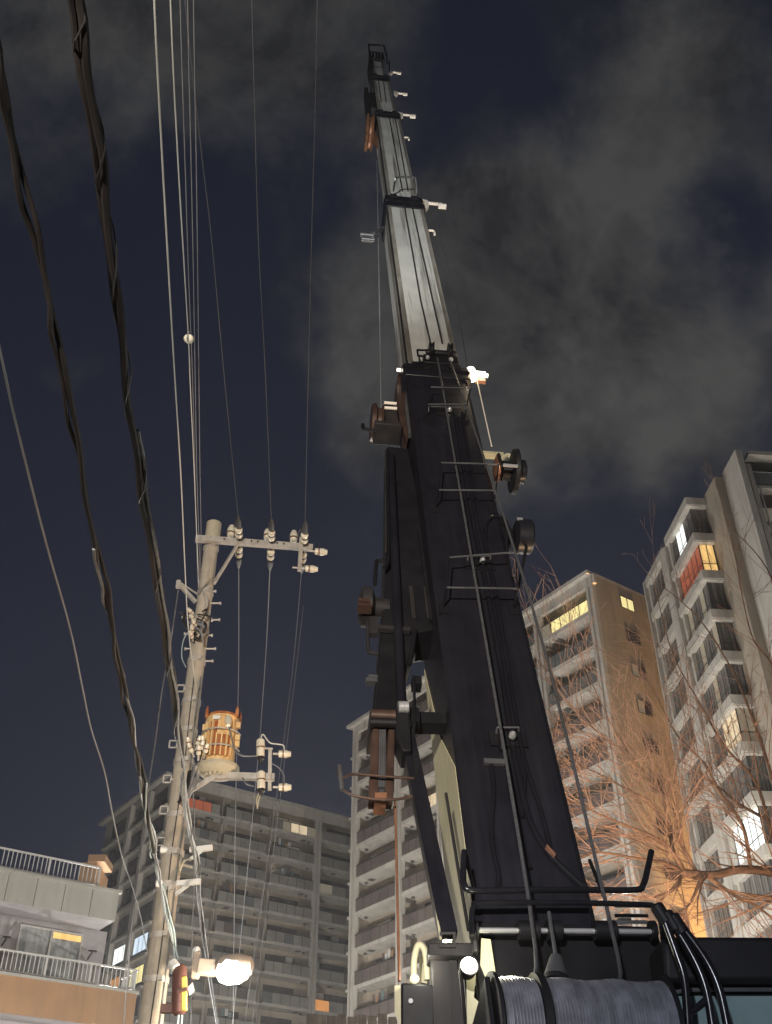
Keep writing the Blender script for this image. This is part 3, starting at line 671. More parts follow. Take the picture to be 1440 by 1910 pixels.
# brown cable closure strapped to the pole
jc = PT(333, 1893, -.3); jt = PT(336, 1800, -.3)
jb = thing('cable_closure', 'brown cylindrical cable closure with a lamplit plate painted yellow strapped to the pole', 'cable box', jc)
part(jb, 'body', MB().lathe(jc, jt-jc, [(0, .06), (.02, .085), ((jt-jc).length-.05, .085), ((jt-jc).length, .05)], 18), 'box_brown')
part(jb, 'lit_yellow_plate', MB().bar(jc+V((.07, -.045, .03)), jt+V((.07, -.045, -.14)), .06, .06), 'paint_and_lit_yellow', bevel=.01)  # lamplight on the plate put in as yellow colour
part(jb, 'strap', MB().box(jc+(jt-jc)*.45+V((.05, -.05, 0)), (.11, 0, .03), (0, .12, 0), (0, 0, .035)).box(jc+(jt-jc)*.12+V((-.1, 0, 0)), (.2, 0, 0), (0, .1, 0), (0, 0, .09)), 'box_brown')
part(jb, 'tag', MB().box(jc+(jt-jc)*.48+V((.15, -.08, 0)), (.05, 0, .05), (0, .006, 0), (-.03, 0, .09)), 'label_white')
part(jb, 'tail_cable', MB().tube(smooth([jc, jc+V((.005, 0, -.3)), jc+V((.02, 0, -.9))]), .016, 6).tube(smooth([jc+V((.04, 0, 0)), jc+V((.05, 0, -.3)), jc+V((.05, 0, -.9))]), .012, 6), 'cable_blue')
part(jb, 'clamp', MB().lathe(PT(322, 1796, -.3), V((.6, -.4, -.7)), [(0, .06), (.1, .06), (.11, .05)], 8), 'label_white')

# ------------------------------------------------------------------ wires
def wire(name, px, zs, r, m, label, start=None, end=None, ext=0., cat='wire', group=None, sub=5):
    n = len(px); pts = []
    for i, (x, y) in enumerate(px):
        f = i/(n-1); z = zs[0]+(zs[1]-zs[0])*f - (zs[2] if len(zs) > 2 else 0)*math.sin(math.pi*f)
        pts.append(WH(x, y, z))
    if start is not None: pts = [V(start)]+pts
    if end is not None: pts = pts+[V(end)]
    if ext:
        d = pts[-1]-pts[-2]; st_ = d.length; d.normalize(); d.z *= .3; p0 = pts[-1]; k = 1
        while k*st_ < ext+st_ and k < 40: pts.append(p0+d*st_*k); k += 1
    pts = smooth(pts, sub)
    if isinstance(r, float): return single(name, MB().tube(pts, r, 6), m, label, cat, pts[0])
    return pts
wire('power_line', [(418, 700), (395, 450), (374, 270), (345, 0)], (10.9, 10.2), .0055, 'wire_dim', 'thin dark power line rising from the insulator nearest the pole', start=hvN[0], ext=18)
wire('power_line', [(495, 700), (482, 450), (475, 200), (470, 0)], (10.9, 10.2), .0055, 'wire_dim', 'thin dark power line rising from the middle crossarm insulator', start=hvN[1], ext=18)
wire('power_line', [(575, 700), (581, 450), (588, 200), (592, 0)], (10.9, 10.2), .0055, 'wire_dim', 'thin dark power line rising from the end of the crossarm', start=hvN[2], ext=18)
wire('power_line', [(445, 1250), (441, 1420), (438, 1600), (435, 1880)], (11.0, 10.0), .008, 'wire_grey', 'grey power line dropping straight behind the transformer', start=hvF[0], ext=30)
wire('power_line', [(497, 1200), (488, 1330), (479, 1440), (452, 1720)], (11.0, 10.2), .008, 'wire_grey', 'grey power line passing behind the upper fuse cutout', start=hvF[1], ext=30)
wire('power_line', [(548, 1230), (534, 1340), (522, 1440), (500, 1600)], (11.0, 10.4), .007, 'wire_dim', 'faint power line dropping right of the fuse cutouts', start=hvF[2], ext=40)
wire('power_line', [(566, 1130), (552, 1250), (541, 1340), (530, 1430)], (10.6, 10.4), .005, 'wire_dim', 'faintest rightmost power line below the crossarm end', ext=40)
zl = PT(372, 1090).z
wire('service_wire', [(352, 1180), (346, 1080), (338, 900), (326, 700), (317, 550), (303, 300), (288, 0)], (8.3, 7.2), .0065, 'wire_pale', 'bright pale wire, leftmost of the thin wires above the pole', start=PT(366, 1290, -.2), ext=14)
wire('service_wire', [(367, 1000), (361, 850), (355, 720), (352, 640), (345, 520), (332, 300), (318, 0)], (9.7, 8.2), .0055, 'wire_pale', 'pale wire carrying a round white ball above the pole', start=PT(371, 1100, -.1), ext=14)
for i, (a, lb_) in enumerate((([(368, 1060), (364, 900), (359, 700), (352, 520), (346, 330), (336, 0)], 'dim wire just right of the ball, next to the pole top'),
              ([(372, 1040), (367, 880), (364, 700), (361, 520), (357, 330), (350, 0)], 'dim middle wire of the close bundle meeting the pole top'),
              ([(375, 1010), (373, 880), (371, 700), (369, 520), (366, 300), (361, 0)], 'dim rightmost wire of the close bundle meeting the pole top'))):
    wire('service_wire', a, (9.9, 8.9), .0042, 'wire_grey', lb_, start=PT(371, 1110, -.1), ext=14)
bl = WH(352, 632, 9.25)
b_ = thing('wire_ball', 'round white ball threaded on a thin wire above the pole', 'wire marker', bl)
part(b_, 'shell', MB().lathe(bl-V((0, .0, .045)), ZV, [(0, .01), (.008, .03), (.025, .047), (.045, .053), (.065, .047), (.082, .03), (.09, .01)], 18), 'porcelain')
part(b_, 'clip', MB().tube([bl+V((-.004, -.054, -.06)), bl+V((-.004, -.058, 0)), bl+V((-.004, -.04, .05)), bl+V((0, 0, .1))], .006, 6), 'wire_grey')
wire('service_wire', [(318, 1200), (302, 1290), (290, 1380), (275, 1480), (262, 1590), (250, 1700), (240, 1800), (230, 1925)], (9.2, 6.2), .010, 'cable_sheath', 'straight service wire slanting down left from the small side arm', start=a1+V((0, 0, -.1)), ext=6)
def bundle(name, label, px, zs, strands, end=None, ext=0):
    pts = wire(name, px, zs, None, None, None, end=end, ext=ext, sub=7)
    root = thing(name, label, 'cable', pts[0])
    for nm, r, off, m, ph, tw, i0, i1 in strands:
        q = []
        for i, p in enumerate(pts):
            if not (i0*len(pts) <= i <= i1*len(pts)): continue
            t = (pts[min(i+1, len(pts)-1)]-pts[max(i-1, 0)]).normalized(); x, y = perp(t)
            a = ph+tw*i+.5*math.sin(i*.7+ph); o = off*(1+.35*math.sin(i*.9+ph*2))
            q.append(p+(x*math.cos(a)+y*math.sin(a))*o)
        part(root, nm, MB().tube(q, r, 7), m)
    return root
bundle('telephone_cable', 'thick dark bundled cable running from the top left past the utility pole',
       [(120, -180), (140, 0), (177, 240), (207, 460), (236, 690), (261, 880), (287, 1040), (311, 1200), (327, 1320), (339, 1430), (352, 1540), (368, 1612), (377, 1720), (405, 1905)], (5.85, 5.95, .12),
       [('sheath', .021, .018, 'cable_brown', 0, .06, 0, .56), ('sheath', .017, .02, 'cable_brown', 2.2, .06, 0, .60), ('sheath', .012, .026, 'cable_sheath', 4.2, .05, .3, 1.01),
        ('sheath', .014, .02, 'cable_sheath', 1.2, .07, .52, 1.01), ('sheath', .02, .014, 'cable_sheath', 5.2, .05, .6, 1.01), ('lashing', .005, .034, 'rubber', 0, .9, 0, 1.01)], ext=12)
bundle('telephone_cable', 'loose twisted brown cable bundle hanging left of the pole, ending at the pole',
       [(-60, -150), (-5, 90), (38, 320), (75, 500), (110, 660), (150, 850), (185, 1040), (203, 1140), (222, 1250), (243, 1340), (263, 1430), (271, 1500), (284, 1570), (297, 1630), (316, 1720), (328, 1790)], (5.6, 4.9, -.05),
       [('sheath', .016, .018, 'cable_brown', 0, .22, 0, .82), ('sheath', .013, .022, 'cable_brown', 2, .22, 0, .82), ('sheath', .011, .024, 'cable_sheath', 4, .25, .38, 1.01),
        ('sheath', .009, .02, 'cable_blue', 1, .22, .66, 1.01), ('sheath', .008, .026, 'cable_blue', 3, .22, .68, 1.01)])
wire('telephone_drop', [(-30, 520), (8, 690), (30, 790), (85, 1010), (130, 1170), (155, 1290), (170, 1360), (195, 1440), (210, 1520), (228, 1600), (245, 1650), (262, 1710), (268, 1740)], (5.7, 5.9), .008, 'wire_grey', 'single slack grey cable crossing the sky left of the twisted bundle', ext=25, cat='cable')
wire('telephone_drop', [(263, 1420), (261, 1460), (266, 1500), (274, 1520), (290, 1560), (280, 1590), (282, 1600)], (5.5, 5.4), .009, 'cable_blue', 'small pale loop of cable hanging from the twisted bundle', cat='cable')
wire('telephone_drop', [(360, 1470), (363, 1600), (358, 1760), (356, 1900)], (7.9, 6.9), .008, 'wire_grey', 'thin plumb grey wire right beside the lower pole', ext=10, cat='cable')

# ------------------------------------------------------------------ crane
az, el = math.radians(-6.38), math.radians(70.15)
gD = V((math.sin(az), math.cos(az), 0)); hD = V((math.cos(az), -math.sin(az), 0))
dB = gD*math.cos(el)+ZV*math.sin(el); yB = dB.cross(hD)
A0 = WZ(983, 1605, 7.18)
BF = Matrix(((hD.x, yB.x, dB.x, A0.x), (hD.y, yB.y, dB.y, A0.y), (hD.z, yB.z, dB.z, A0.z), (0, 0, 0, 1)))
def BL(px, py, dep=0.):                          # pixel onto a plane parallel to the boom's back: (right, depth, along)
    r = ray(px, py); P0 = A0+yB*dep
    s = (P0-CAM).dot(yB)/r.dot(yB); p = CAM+r*s-A0
    return V((p.dot(hD), dep, p.dot(dB)))
X1, Y1, Z1 = V((1, 0, 0)), V((0, 1, 0)), V((0, 0, 1))
cr = thing('mobile_crane', 'black mobile crane with a tall telescopic boom raised into the night sky', 'crane', V((1.3, 7.2, 0)))
def cp(name, mb, m, parent=None, bevel=0, label=None): return part(parent or cr, name, mb, m, frame=BF, bevel=bevel, label=label)
def prof(w, d0, d1, c=.05):
    h = w/2; return [(-h, d0+c), (-h+c, d0), (h-c, d0), (h, d0+c), (h, d1-.14), (h*.55, d1), (-h*.55, d1), (-h, d1-.14)]
def sect(w, d0, d1, t0, t1, r0=0., c=.05):
    ring = lambda t: [V((a+r0, b, t)) for a, b in prof(w, d0, d1, c)]
    return MB().loft(ring(t0), ring(t1))
T = lambda py: BL(720+(py-95)*.185, py).z
tA, tB, tC, tD, tE = T(686), T(366), T(204), T(134), T(94)
bs = cp('boom_section', sect(.82, 0, .98, -2.3, tA), 'crane_black', label='black base section of the boom')
cp('lit_side_wedge', MB().prism([V((-.414, .05, -2.2)), V((-.414, .05, .9)), V((-.414, .45, 1.6)), V((-.414, .84, 2.9)), V((-.414, .84, -2.2))], (-.006, 0, 0)), 'crane_cream', bs, label='cream left side of the base section, cut to the lit wedge')  # cream side face, outline cut to where the light falls
for (w, a, b, dd) in ((.72, tA, tB, .05), (.615, tB, tC, .10), (.50, tC, tD, .15), (.36, tD, tE-1.2, .2)):
    s = cp('boom_section', sect(w, dd, dd+w*1.1, a-.6, b), 'boom_grey', label='pale grey telescopic boom section')
    for sd in (-1, 1):                            # greasy wear strips along the edges
        cp('edge_strip', MB().ob((sd*w/2-(.07 if sd > 0 else 0), dd-.004, a), X1*.07, Y1*.006, Z1*(b-a-.2)), 'boom_edge', s)
    cp('side_strip', MB().ob((-w/2-.006, dd+.16, a), X1*.006, Y1*(w*.22), Z1*(b-a-.2)), 'boom_edge', s)
    cp('side_strip', MB().ob((-w/2-.006, dd+.02, a), X1*.007, Y1*.12, Z1*(b-a-.2)), 'crane_charcoal', s)
for (w, t, dd, hgt) in ((.92, tA, -.03, .36), (.80, tB, .02, .72), (.69, tC, .07, .75), (.58, tD, .12, .9)):
    c = cp('boom_collar', sect(w, dd, dd+w*1.1, t-hgt, t, c=.03), 'crane_black', bevel=.012)
    for rr in (-w*.36, w*.18): cp('collar_pad', MB().ob((rr, dd-.03, t-.12), X1*w*.18, Y1*.04, Z1*.12), 'crane_dark', c)
    cp('collar_rib', MB().ob((-w*.5, dd-.02, t-hgt*.55), X1*w, Y1*.03, Z1*.04), 'crane_gloss', c)
# boom head
hd = cp('boom_head', MB().ob((-.26, .1, tE-1.5), X1*.06, Y1*.75, Z1*1.7).ob((.18, .1, tE-1.5), X1*.06, Y1*.75, Z1*1.7).ob((-.2, .25, tE-1.4), X1*.38, Y1*.4, Z1*.5), 'crane_dark')
for r in (-.12, 0, .1):
    cp('sheave', MB().lathe((r-.03, .35, tE-.1), X1, [(0, .3), (.02, .26), (.04, .26), (.06, .3)], 20), 'crane_dark', hd)
cp('head_frame', MB().tube([(-.3, .0, tE-2.2), (-.3, -.1, tE+.2), (.25, -.1, tE+.35), (.3, .0, tE-1.5)], .03, 6), 'crane_dark', hd)
for k, (py, w) in enumerate(((112, .5), (126, .55))):
    t = T(py); cp('head_rail', MB().tube([(-w*.6, 0, t-.9), (-w*.6, -.2, t), (w*.5, -.2, t), (w*.5, 0, t-.9)], .025, 6), 'crane_dark', hd)
# sheave block where the ropes meet the base section head
c0 = BL(822, 662, -.1)
sb = cp('rope_block', MB().ob(c0+V((-.24, .02, -.22)), X1*.48, Y1*.16, Z1*.26).tube([c0+V((-.2, 0, .06)), c0+V((.22, 0, .06))], .045, 10), 'crane_dark', bevel=.01)
for r in (-.13, .13):
    cp('sheave', MB().lathe(c0+V((r-.03, -.03, .08)), X1, [(0, .12), (.02, .095), (.04, .095), (.06, .12)], 20), 'crane_dark', sb)
cp('guard_rod', MB().tube([c0+V((-.24, 0, -.1)), c0+V((-.32, 0, -.08)), c0+V((-.32, 0, .1)), c0+V((-.15, 0, .12))], .016, 8), 'crane_dark', sb)
for r in (-.2, .12): cp('bolt', MB().lathe(c0+V((r, -.02, -.2)), -Y1, [(0, .03), (.03, .03), (.045, .015)], 10), 'chrome', sb)
# rope guards across the back; bars coloured paler for top light, legs dark
def guard(pl, pr, pl2, pr2, so, r=.010):
    a, b, c, d = BL(*pl, -so), BL(*pr, -so), BL(*pr2, -so), BL(*pl2, -so)
    g = cp('rope_guard', MB().tube([d, c], r, 8), 'steel_grey')
    cp('guard_bar', MB().tube([a, b], r, 8), 'steel_grey', g)
    for u, w_ in ((a, d), (b, c)): cp('guard_side', MB().tube([u, w_], r*.8, 8), 'crane_dark', g)
    for p in (c, d): cp('guard_leg', MB().tube([p, V((p.x, .0, p.z-.02))], r, 8).box((p.x, .0, p.z-.04), X1*.09, Y1*.02, Z1*.14), 'crane_dark', g)
    return g
guard((803, 722), (878, 724), (798, 754), (871, 754), .18)
guard((822, 863), (930, 866), (818, 914), (925, 915), .22)
guard((838, 1040), (962, 1030), (833, 1096), (965, 1098), .22)
for a, b in (((873, 1037), (915, 1037)), ((927, 1357), (968, 1357)), ((800, 758), (868, 760))):
    p, q = BL(*a, -.06), BL(*b, -.06)
    g = cp('rope_keeper', MB().tube([p, q], .009, 6).tube([p, p+V((0, .06, -.03))], .009, 6).tube([q, q+V((0, .06, -.03))], .009, 6), 'steel_grey')
    m_ = (p+q)/2; cp('roller', MB().lathe(m_+V((.02, -.0, -.1)), -Y1, [(0, .03), (.03, .03), (.05, .015)], 12), 'chrome', g)
    cp('keeper_plate', MB().box(m_+V((0, .05, -.08)), X1*.3, Y1*.02, Z1*.16), 'crane_dark', g)
# wide guards at the boom foot
U1 = smooth([BL(866, 1588, -.3), BL(864, 1630, -.33), BL(867, 1652, -.35), BL(886, 1661, -.35), BL(1000, 1660, -.35), BL(1100, 1660, -.35), BL(1185, 1660, -.35), BL(1200, 1650, -.35), BL(1207, 1625, -.33), BL(1215, 1588, -.3)], 4)
cp('foot_guard', MB().tube(U1, .021, 10), 'crane_gloss')
U2 = smooth([BL(882, 1745, -.42), BL(880, 1710, -.42), BL(884, 1692, -.42), BL(902, 1684, -.42), BL(1060, 1684, -.42), BL(1190, 1687, -.42), BL(1222, 1692, -.42), BL(1232, 1712, -.42), BL(1240, 1780, -.45), BL(1252, 1915, -.5)], 4)
cp('foot_guard', MB().tube(U2, .018, 10), 'crane_gloss')
cp('guard_stub', MB().tube([BL(866, 1588, -.3), BL(884, 1660, -.02)], .016, 8).tube([BL(1100, 1605, -.0), BL(1128, 1675, -.3)], .014, 8), 'crane_dark')
# chrome cross shaft with collars
a, b = BL(884, 1735, -.3), BL(1216, 1738, -.3)
sh = cp('cross_shaft', MB().tube([a, b], .017, 14), 'chrome')
for x0, x1 in ((966, 1004), (1020, 1046), (1108, 1148), (878, 890), (1213, 1222)):
    p, q = BL(x0, 1736, -.3), BL(x1, 1736, -.3)
    cp('shaft_collar', MB().tube([p, q], .06, 14), 'crane_dark', sh)
for y in (1690, 1708, 1720):
    p, q = BL(1147, y, -.2), BL(1208, y, -.2); cp('grille_bar', MB().tube([p, q], .012, 8), 'steel_grey', sh)
cp('foot_plate', MB().ob(BL(885, 1760, -.18)+V((0, 0, -1.2)), X1*(BL(1232, 1760, -.18).x-BL(885, 1760, -.18).x), Y1*.1, Z1*1.36), 'crane_dark')
# winch drums
w0, w1 = BL(925, 1900, -.62), BL(1238, 1900, -.62)
zc = BL(1080, 1838, -.62).z-.24
for (r0, r1) in ((w0.x, w0.x+.22), (w0.x+.26, w1.x)):
    n = int((r1-r0)/.018); pr = [(0, .36), (.02, .36)]
    for i in range(n):
        u = .022+i*.018; k = .262+.006*math.sin(i*.37)+.003*random.random(); pr += [(u, k), (u+.006, k+.009), (u+.012, k+.009)]
    pr += [(r1-r0-.02, .36), (r1-r0, .36)]
    wd = cp('winch_drum', MB().lathe((r0, -.55, zc), X1, [(0, .2), (.001, .2)]+pr[2:-2]+[(r1-r0, .2)], 40), 'rope_drum', label='winch drum wound with steel rope')
    for u in (r0-.02, r1): cp('drum_flange', MB().lathe((u, -.55, zc), X1, [(0, .30), (.02, .30)], 32), 'crane_dark', wd)
for r, dz in ((w0.x-.055, .0), (w1.x+.04, 0)):
    cp('winch_plate', MB().ob((r, -.72, zc-1.4), X1*.03, Y1*.72, Z1*1.62), 'crane_dark', bevel=.01)
# hoist ropes
def rope(pts, r=.012, m='rope', parent=None, nm='hoist_rope', seg=1): return cp(nm, MB().tube(smooth(pts, 4) if seg else pts, r, 7), m, parent)
rope([BL(1003, 1918, -.72), BL(998, 1838, -.6), BL(988, 1690, -.40), BL(905, 1190, -.26), BL(816, 668, -.12)], .013)
rope([BL(1168, 1918, -.72), BL(1158, 1838, -.6), BL(1131, 1690, -.40), BL(985, 1105, -.26), BL(839, 670, -.12)], .013)
for pts, dd in ((((803, 640), (784.6, 560), (753, 377)), .03), (((825, 640), (807, 560), (767, 377)), .03), (((750.5, 356), (724, 208)), .08), (((761, 356), (735, 208)), .08), (((711, 190), (704.5, 141)), .13), (((720, 190), (714, 141)), .13)):
    rope([BL(x, y, dd) for x, y in pts], .014, 'rubber', seg=0)
rope([BL(873, 688, .1), BL(850, 560, .1), BL(812, 400, .12)], .006, 'wire_dim', seg=0)
rope([BL(917, 832, .05), BL(889, 706, .1)], .008, 'bracket_white', seg=0)
# hoses along the back of the base section
for pts, r in (([(848, 770), (880, 960), (912, 1120), (938, 1270), (958, 1400), (985, 1520), (1018, 1585), (1062, 1632), (1095, 1660)], .026),
               ([(862, 770), (893, 960), (926, 1120), (955, 1290), (972, 1390), (988, 1450), (1005, 1500), (1022, 1560), (1026, 1590)], .02),
               ([(916, 1425), (921, 1470), (917, 1530), (919, 1580), (930, 1630), (928, 1660)], .018), ([(945, 1420), (950, 1465), (958, 1500), (968, 1570), (990, 1620)], .016),
               ([(972, 1410), (979, 1450), (976, 1500), (974, 1525)], .014), ([(927, 1112), (910, 1030), (906, 985), (914, 967), (926, 963), (938, 968), (944, 985), (946, 1030), (954, 1075)], .017),
               ([(835, 775), (866, 960), (898, 1130), (925, 1300), (935, 1400)], .02)):
    cp('hose', MB().tube(smooth([BL(x, y, -.02) for x, y in pts], 4), r, 8), 'crane_gloss')
p = BL(920, 1420, -.04); cp('hose_clamp', MB().ob(p+V((-.07, 0, -.02)), X1*.16, Y1*.03, Z1*.05), 'steel_grey')
p = BL(1026, 1590, -.03); cp('hose_fitting', MB().box(p, X1*.05+Z1*-.08, Y1*.03, X1*.02+Z1*.04), 'copper_and_lit_orange')
# weight cone hanging in front of the shaft
p = BL(1037, 1785, -.55); q = BL(1024, 1702, -.42); b_ = BL(1037, 1826, -.55)
hw = cp('rope_pendant', MB().tube([q, p], .012, 8), 'steel_grey')
cp('pendant_weight', MB().lathe(p, b_-p, [(0, .035), ((b_-p).length, .075)], 20), 'steel_grey', hw)
cp('pendant_ring', MB().lathe(b_, b_-p, [(0, .078), (.03, .08), (.035, .06)], 20), 'crane_dark', hw)
# brackets on the right side of the sections, glowing spotlit bracket at the base section head
def bracket(px, py, s, dep, m='bracket_white'):
    c = BL(px, py, dep)
    b = cp('side_bracket', MB().prism([c+V((-.05*s, 0, -.42*s)), c+V((.02*s, 0, -.2*s)), c+V((.02*s, 0, .12*s)), c+V((-.1*s, 0, .2*s)), c+V((-.1*s, 0, -.1*s))], Y1*.08), m)
    cp('bracket_arm', MB().ob(c+V((.02*s, .01, .02*s)), X1*.26*s, Y1*.05, Z1*.06*s).ob(c+V((.22*s, .01, -.1*s)), X1*.07*s, Y1*.06, Z1*.12*s), m, b)
    cp('bracket_roller', MB().lathe(c+V((.2*s, .02, -.12*s)), X1, [(0, .05*s), (.14*s, .05*s)], 12), m, b)
for px, py, s in ((797, 377, 1.15), (750, 212, 1.1), (741, 172, .9), (731, 133, .9)): bracket(px, py, s, .25)
for px, py in ((757, 258), (803, 433)):
    c = BL(px, py, .2); cp('side_eye', MB().tube(smooth([c+V((-.05, 0, -.12)), c+V((-.05, 0, .08)), c+V((.07, 0, .08)), c+V((.07, 0, -.14))], 3), .022, 6), 'bracket_white')
c = BL(884, 697, .1)
bl_ = cp('glowing_bracket', MB().lathe(c+V((-.04, 0, -.02)), Z1, [(-.14, .03), (-.12, .07), (.10, .07), (.14, .03)], 14).ob(c+V((.03, -.03, -.02)), X1*.13, Y1*.06, Z1*.05).lathe(c+V((.13, 0, -.03)), X1, [(0, .03), (.06, .03)], 10), 'lamp_and_bracket_glow', label='spotlit bracket on the right of the boom, made to glow')  # bracket lit by a spotlight; its glare is put in as emission
cp('bracket_mount', MB().ob(c+V((-.2, .0, -.08)), X1*.14, Y1*.06, Z1*.1).ob(c+V((.02, .04, -.12)), X1*.14, Y1*.05, Z1*.1), 'copper_and_lit_orange', bl_)
c = BL(744, 690, .1); cp('marker_lamp', MB().lathe(c, X1, [(-.025, .022), (.025, .022)], 12), 'lamp_and_bracket_glow', label='small lit marker lamp')
cp('bracket_mount', MB().ob(c+V((.04, -.05, -.06)), X1*.14, Y1*.1, Z1*.12), 'crane_dark')
# hose reels on the right side
c = BL(936, 878, .05)
rl = cp('hose_reel', MB().lathe(c+V((-.0, 0, 0)), X1, [(0, .12), (.10, .12), (.12, .26), (.15, .27), (.17, .27), (.18, .12), (.27, .12), (.28, .1)], 28), 'crane_dark', label='black hose reel on the right of the boom')
cp('reel_disc', MB().lathe(c+V((-.09, -.02, .02)), X1, [(0, .1), (.02, .16), (.05, .17), (.06, .1)], 24), 'copper_and_lit_orange', rl)
cp('reel_hub', MB().lathe(c+V((.17, 0, 0)), X1, [(0, .145), (.09, .145), (.1, .12)], 24), 'crane_black', rl)
cp('reel_frame', MB().tube(smooth([c+V((-.05, -.05, -.05)), c+V((.02, -.05, .18)), c+V((.10, -.05, .28)), c+V((.17, -.05, .22)), c+V((.18, -.05, .06))], 4), .03, 8), 'crane_cream', rl)
cp('reel_frame', MB().ob(c+V((-.19, -.02, .36)), X1*.26, Y1*.08, Z1*.05), 'crane_cream', rl)
cp('reel_bar', MB().tube([c+V((-.05, -.2, -.22)), c+V((.12, -.2, -.22))], .02, 8), 'chrome', rl)
cp('reel_bar', MB().tube([c+V((-.06, -.18, .06)), c+V((-.07, -.2, -.24))], .02, 8), 'crane_dark', rl)
c = BL(960, 1000, .1)
r2 = cp('hose_reel', MB().lathe(c, X1, [(0, .15), (.02, .19), (.16, .19), (.18, .17)], 28), 'crane_black', label='smaller black drum below the hose reel')
cp('reel_mount', MB().prism([c+V((-.14, .05, -.3)), c+V((.02, .05, .1)), c+V((-.02, .05, .42)), c+V((-.12, .05, .5))], Y1*.1), 'crane_dark', r2)
cp('reel_rod', MB().tube([c+V((.1, 0, -.18)), BL(967, 1096, .02)], .016, 8), 'crane_dark', r2)
cp('reel_label', MB().box(c+V((.03, -.185, .05)), X1*.06, Y1*.02, Z1*.03), 'chrome', r2)
# left side: jib folded against the boom
jp = [(722, 832), (762, 836), (788, 960), (803, 1100), (816, 1172), (778, 1178), (760, 1240), (742, 1336), (694, 1336), (706, 1220), (717, 1100), (721, 960)]
jb_ = cp('folded_jib', MB().prism([BL(x, y, .3) for x, y in jp], Y1*.4), 'crane_dark', label='dark jib folded against the left of the boom', bevel=.02)
cp('jib_rail', MB().tube([BL(729, 850, .25), BL(735, 1000, .25), BL(744, 1200, .25), BL(750, 1330, .25)], .045, 10), 'crane_black', jb_)
cp('jib_rail', MB().tube([BL(783, 990, .28), BL(806, 1160, .28)], .03, 8).tube([BL(764, 1240, .28), BL(775, 1175, .28)], .02, 8), 'crane_dark', jb_)
cp('jib_flange', MB().bar(BL(705, 1172, .26), BL(765, 1177, .26), .05, .05, up=(0, 1, 0)), 'crane_charcoal', jb_)
cp('jib_rib', MB().ob(BL(775, 1105, .27)+V((-.06, 0, -.4)), X1*.04, Y1*.05, Z1*.5).ob(BL(795, 1105, .27)+V((-.02, 0, -.4)), X1*.04, Y1*.05, Z1*.5), 'crane_charcoal', jb_)
cp('jib_tube', MB().tube([BL(722, 840, .2), BL(724, 1050, .2), BL(716, 1060, .2)], .02, 8), 'crane_dark', jb_)
cp('jib_tube', MB().tube([BL(719, 850, .15), BL(720, 1030, .15)], .012, 8), 'crane_charcoal', jb_)
# copper coloured link and sheave at the jib top
lk = cp('jib_link', MB().prism([BL(x, y, .25) for x, y in ((746, 682), (757, 690), (766, 790), (760, 820), (752, 800), (742, 770), (738, 720))], Y1*.3), 'crane_rust', bevel=.02)
cp('link_arm', MB().prism([BL(x, y, .2) for x, y in ((757, 720), (764, 745), (768, 812), (762, 810), (756, 760))], Y1*.05), 'steel_grey', lk)
c = BL(712, 790, .35)
sv = cp('jib_sheave', MB().lathe(c+V((-.14, 0, 0)), X1, [(0, .24), (.05, .26), (.08, .2), (.12, .2), (.15, .24)], 26), 'crane_rust')
cp('sheave_plate', MB().ob(c+V((.02, -.2, -.38)), X1*.16, Y1*.3, Z1*.62).ob(c+V((-.12, -.22, -.42)), X1*.34, Y1*.3, Z1*.09), 'crane_charcoal', sv, bevel=.01)
for z in (.12, -.02): cp('sheave_pin', MB().tube([c+V((.01, -.24, z)), c+V((.17, -.24, z))], .022, 8), 'bracket_white', sv)
cp('sheave_hook', MB().tube(smooth([c+V((-.1, -.1, -.4)), c+V((-.24, -.1, -.38)), c+V((-.26, -.1, -.26))], 3), .025, 8), 'crane_dark', sv)
# boxes and hoops left of the jib
c = BL(680, 1130, .35)
jm = cp('jib_motor', MB().lathe(c+V((-.06, 0, -.02)), X1, [(0, .1), (.03, .2), (.12, .2), (.16, .1), (.3, .09)], 22), 'crane_charcoal')
cp('motor_bar', MB().ob(c+V((-.08, -.19, -.24)), X1*.13, Y1*.1, Z1*.04).ob(c+V((-.08, -.18, -.16)), X1*.11, Y1*.06, Z1*.05), 'crane_rust', jm)
cp('motor_hoop', MB().tube(smooth([BL(699, 1090, .3), BL(702, 1050, .3), BL(706, 1046, .3), BL(718, 1047, .3)], 3), .02, 8), 'crane_dark', jm)
cp('motor_hoop', MB().tube(smooth([BL(686, 1160, .3), BL(687, 1212, .3), BL(694, 1218, .3), BL(705, 1219, .3)], 3), .018, 8).ob(BL(690, 1180, .3), X1*.08, Y1*.06, Z1*.25), 'crane_charcoal', jm)
cp('side_valve', MB().ob(BL(683, 1270, .3), X1*.1, Y1*.06, Z1*.05).ob(BL(688, 1262, .3), X1*.08, Y1*.05, Z1*.03), 'steel_grey', jm)
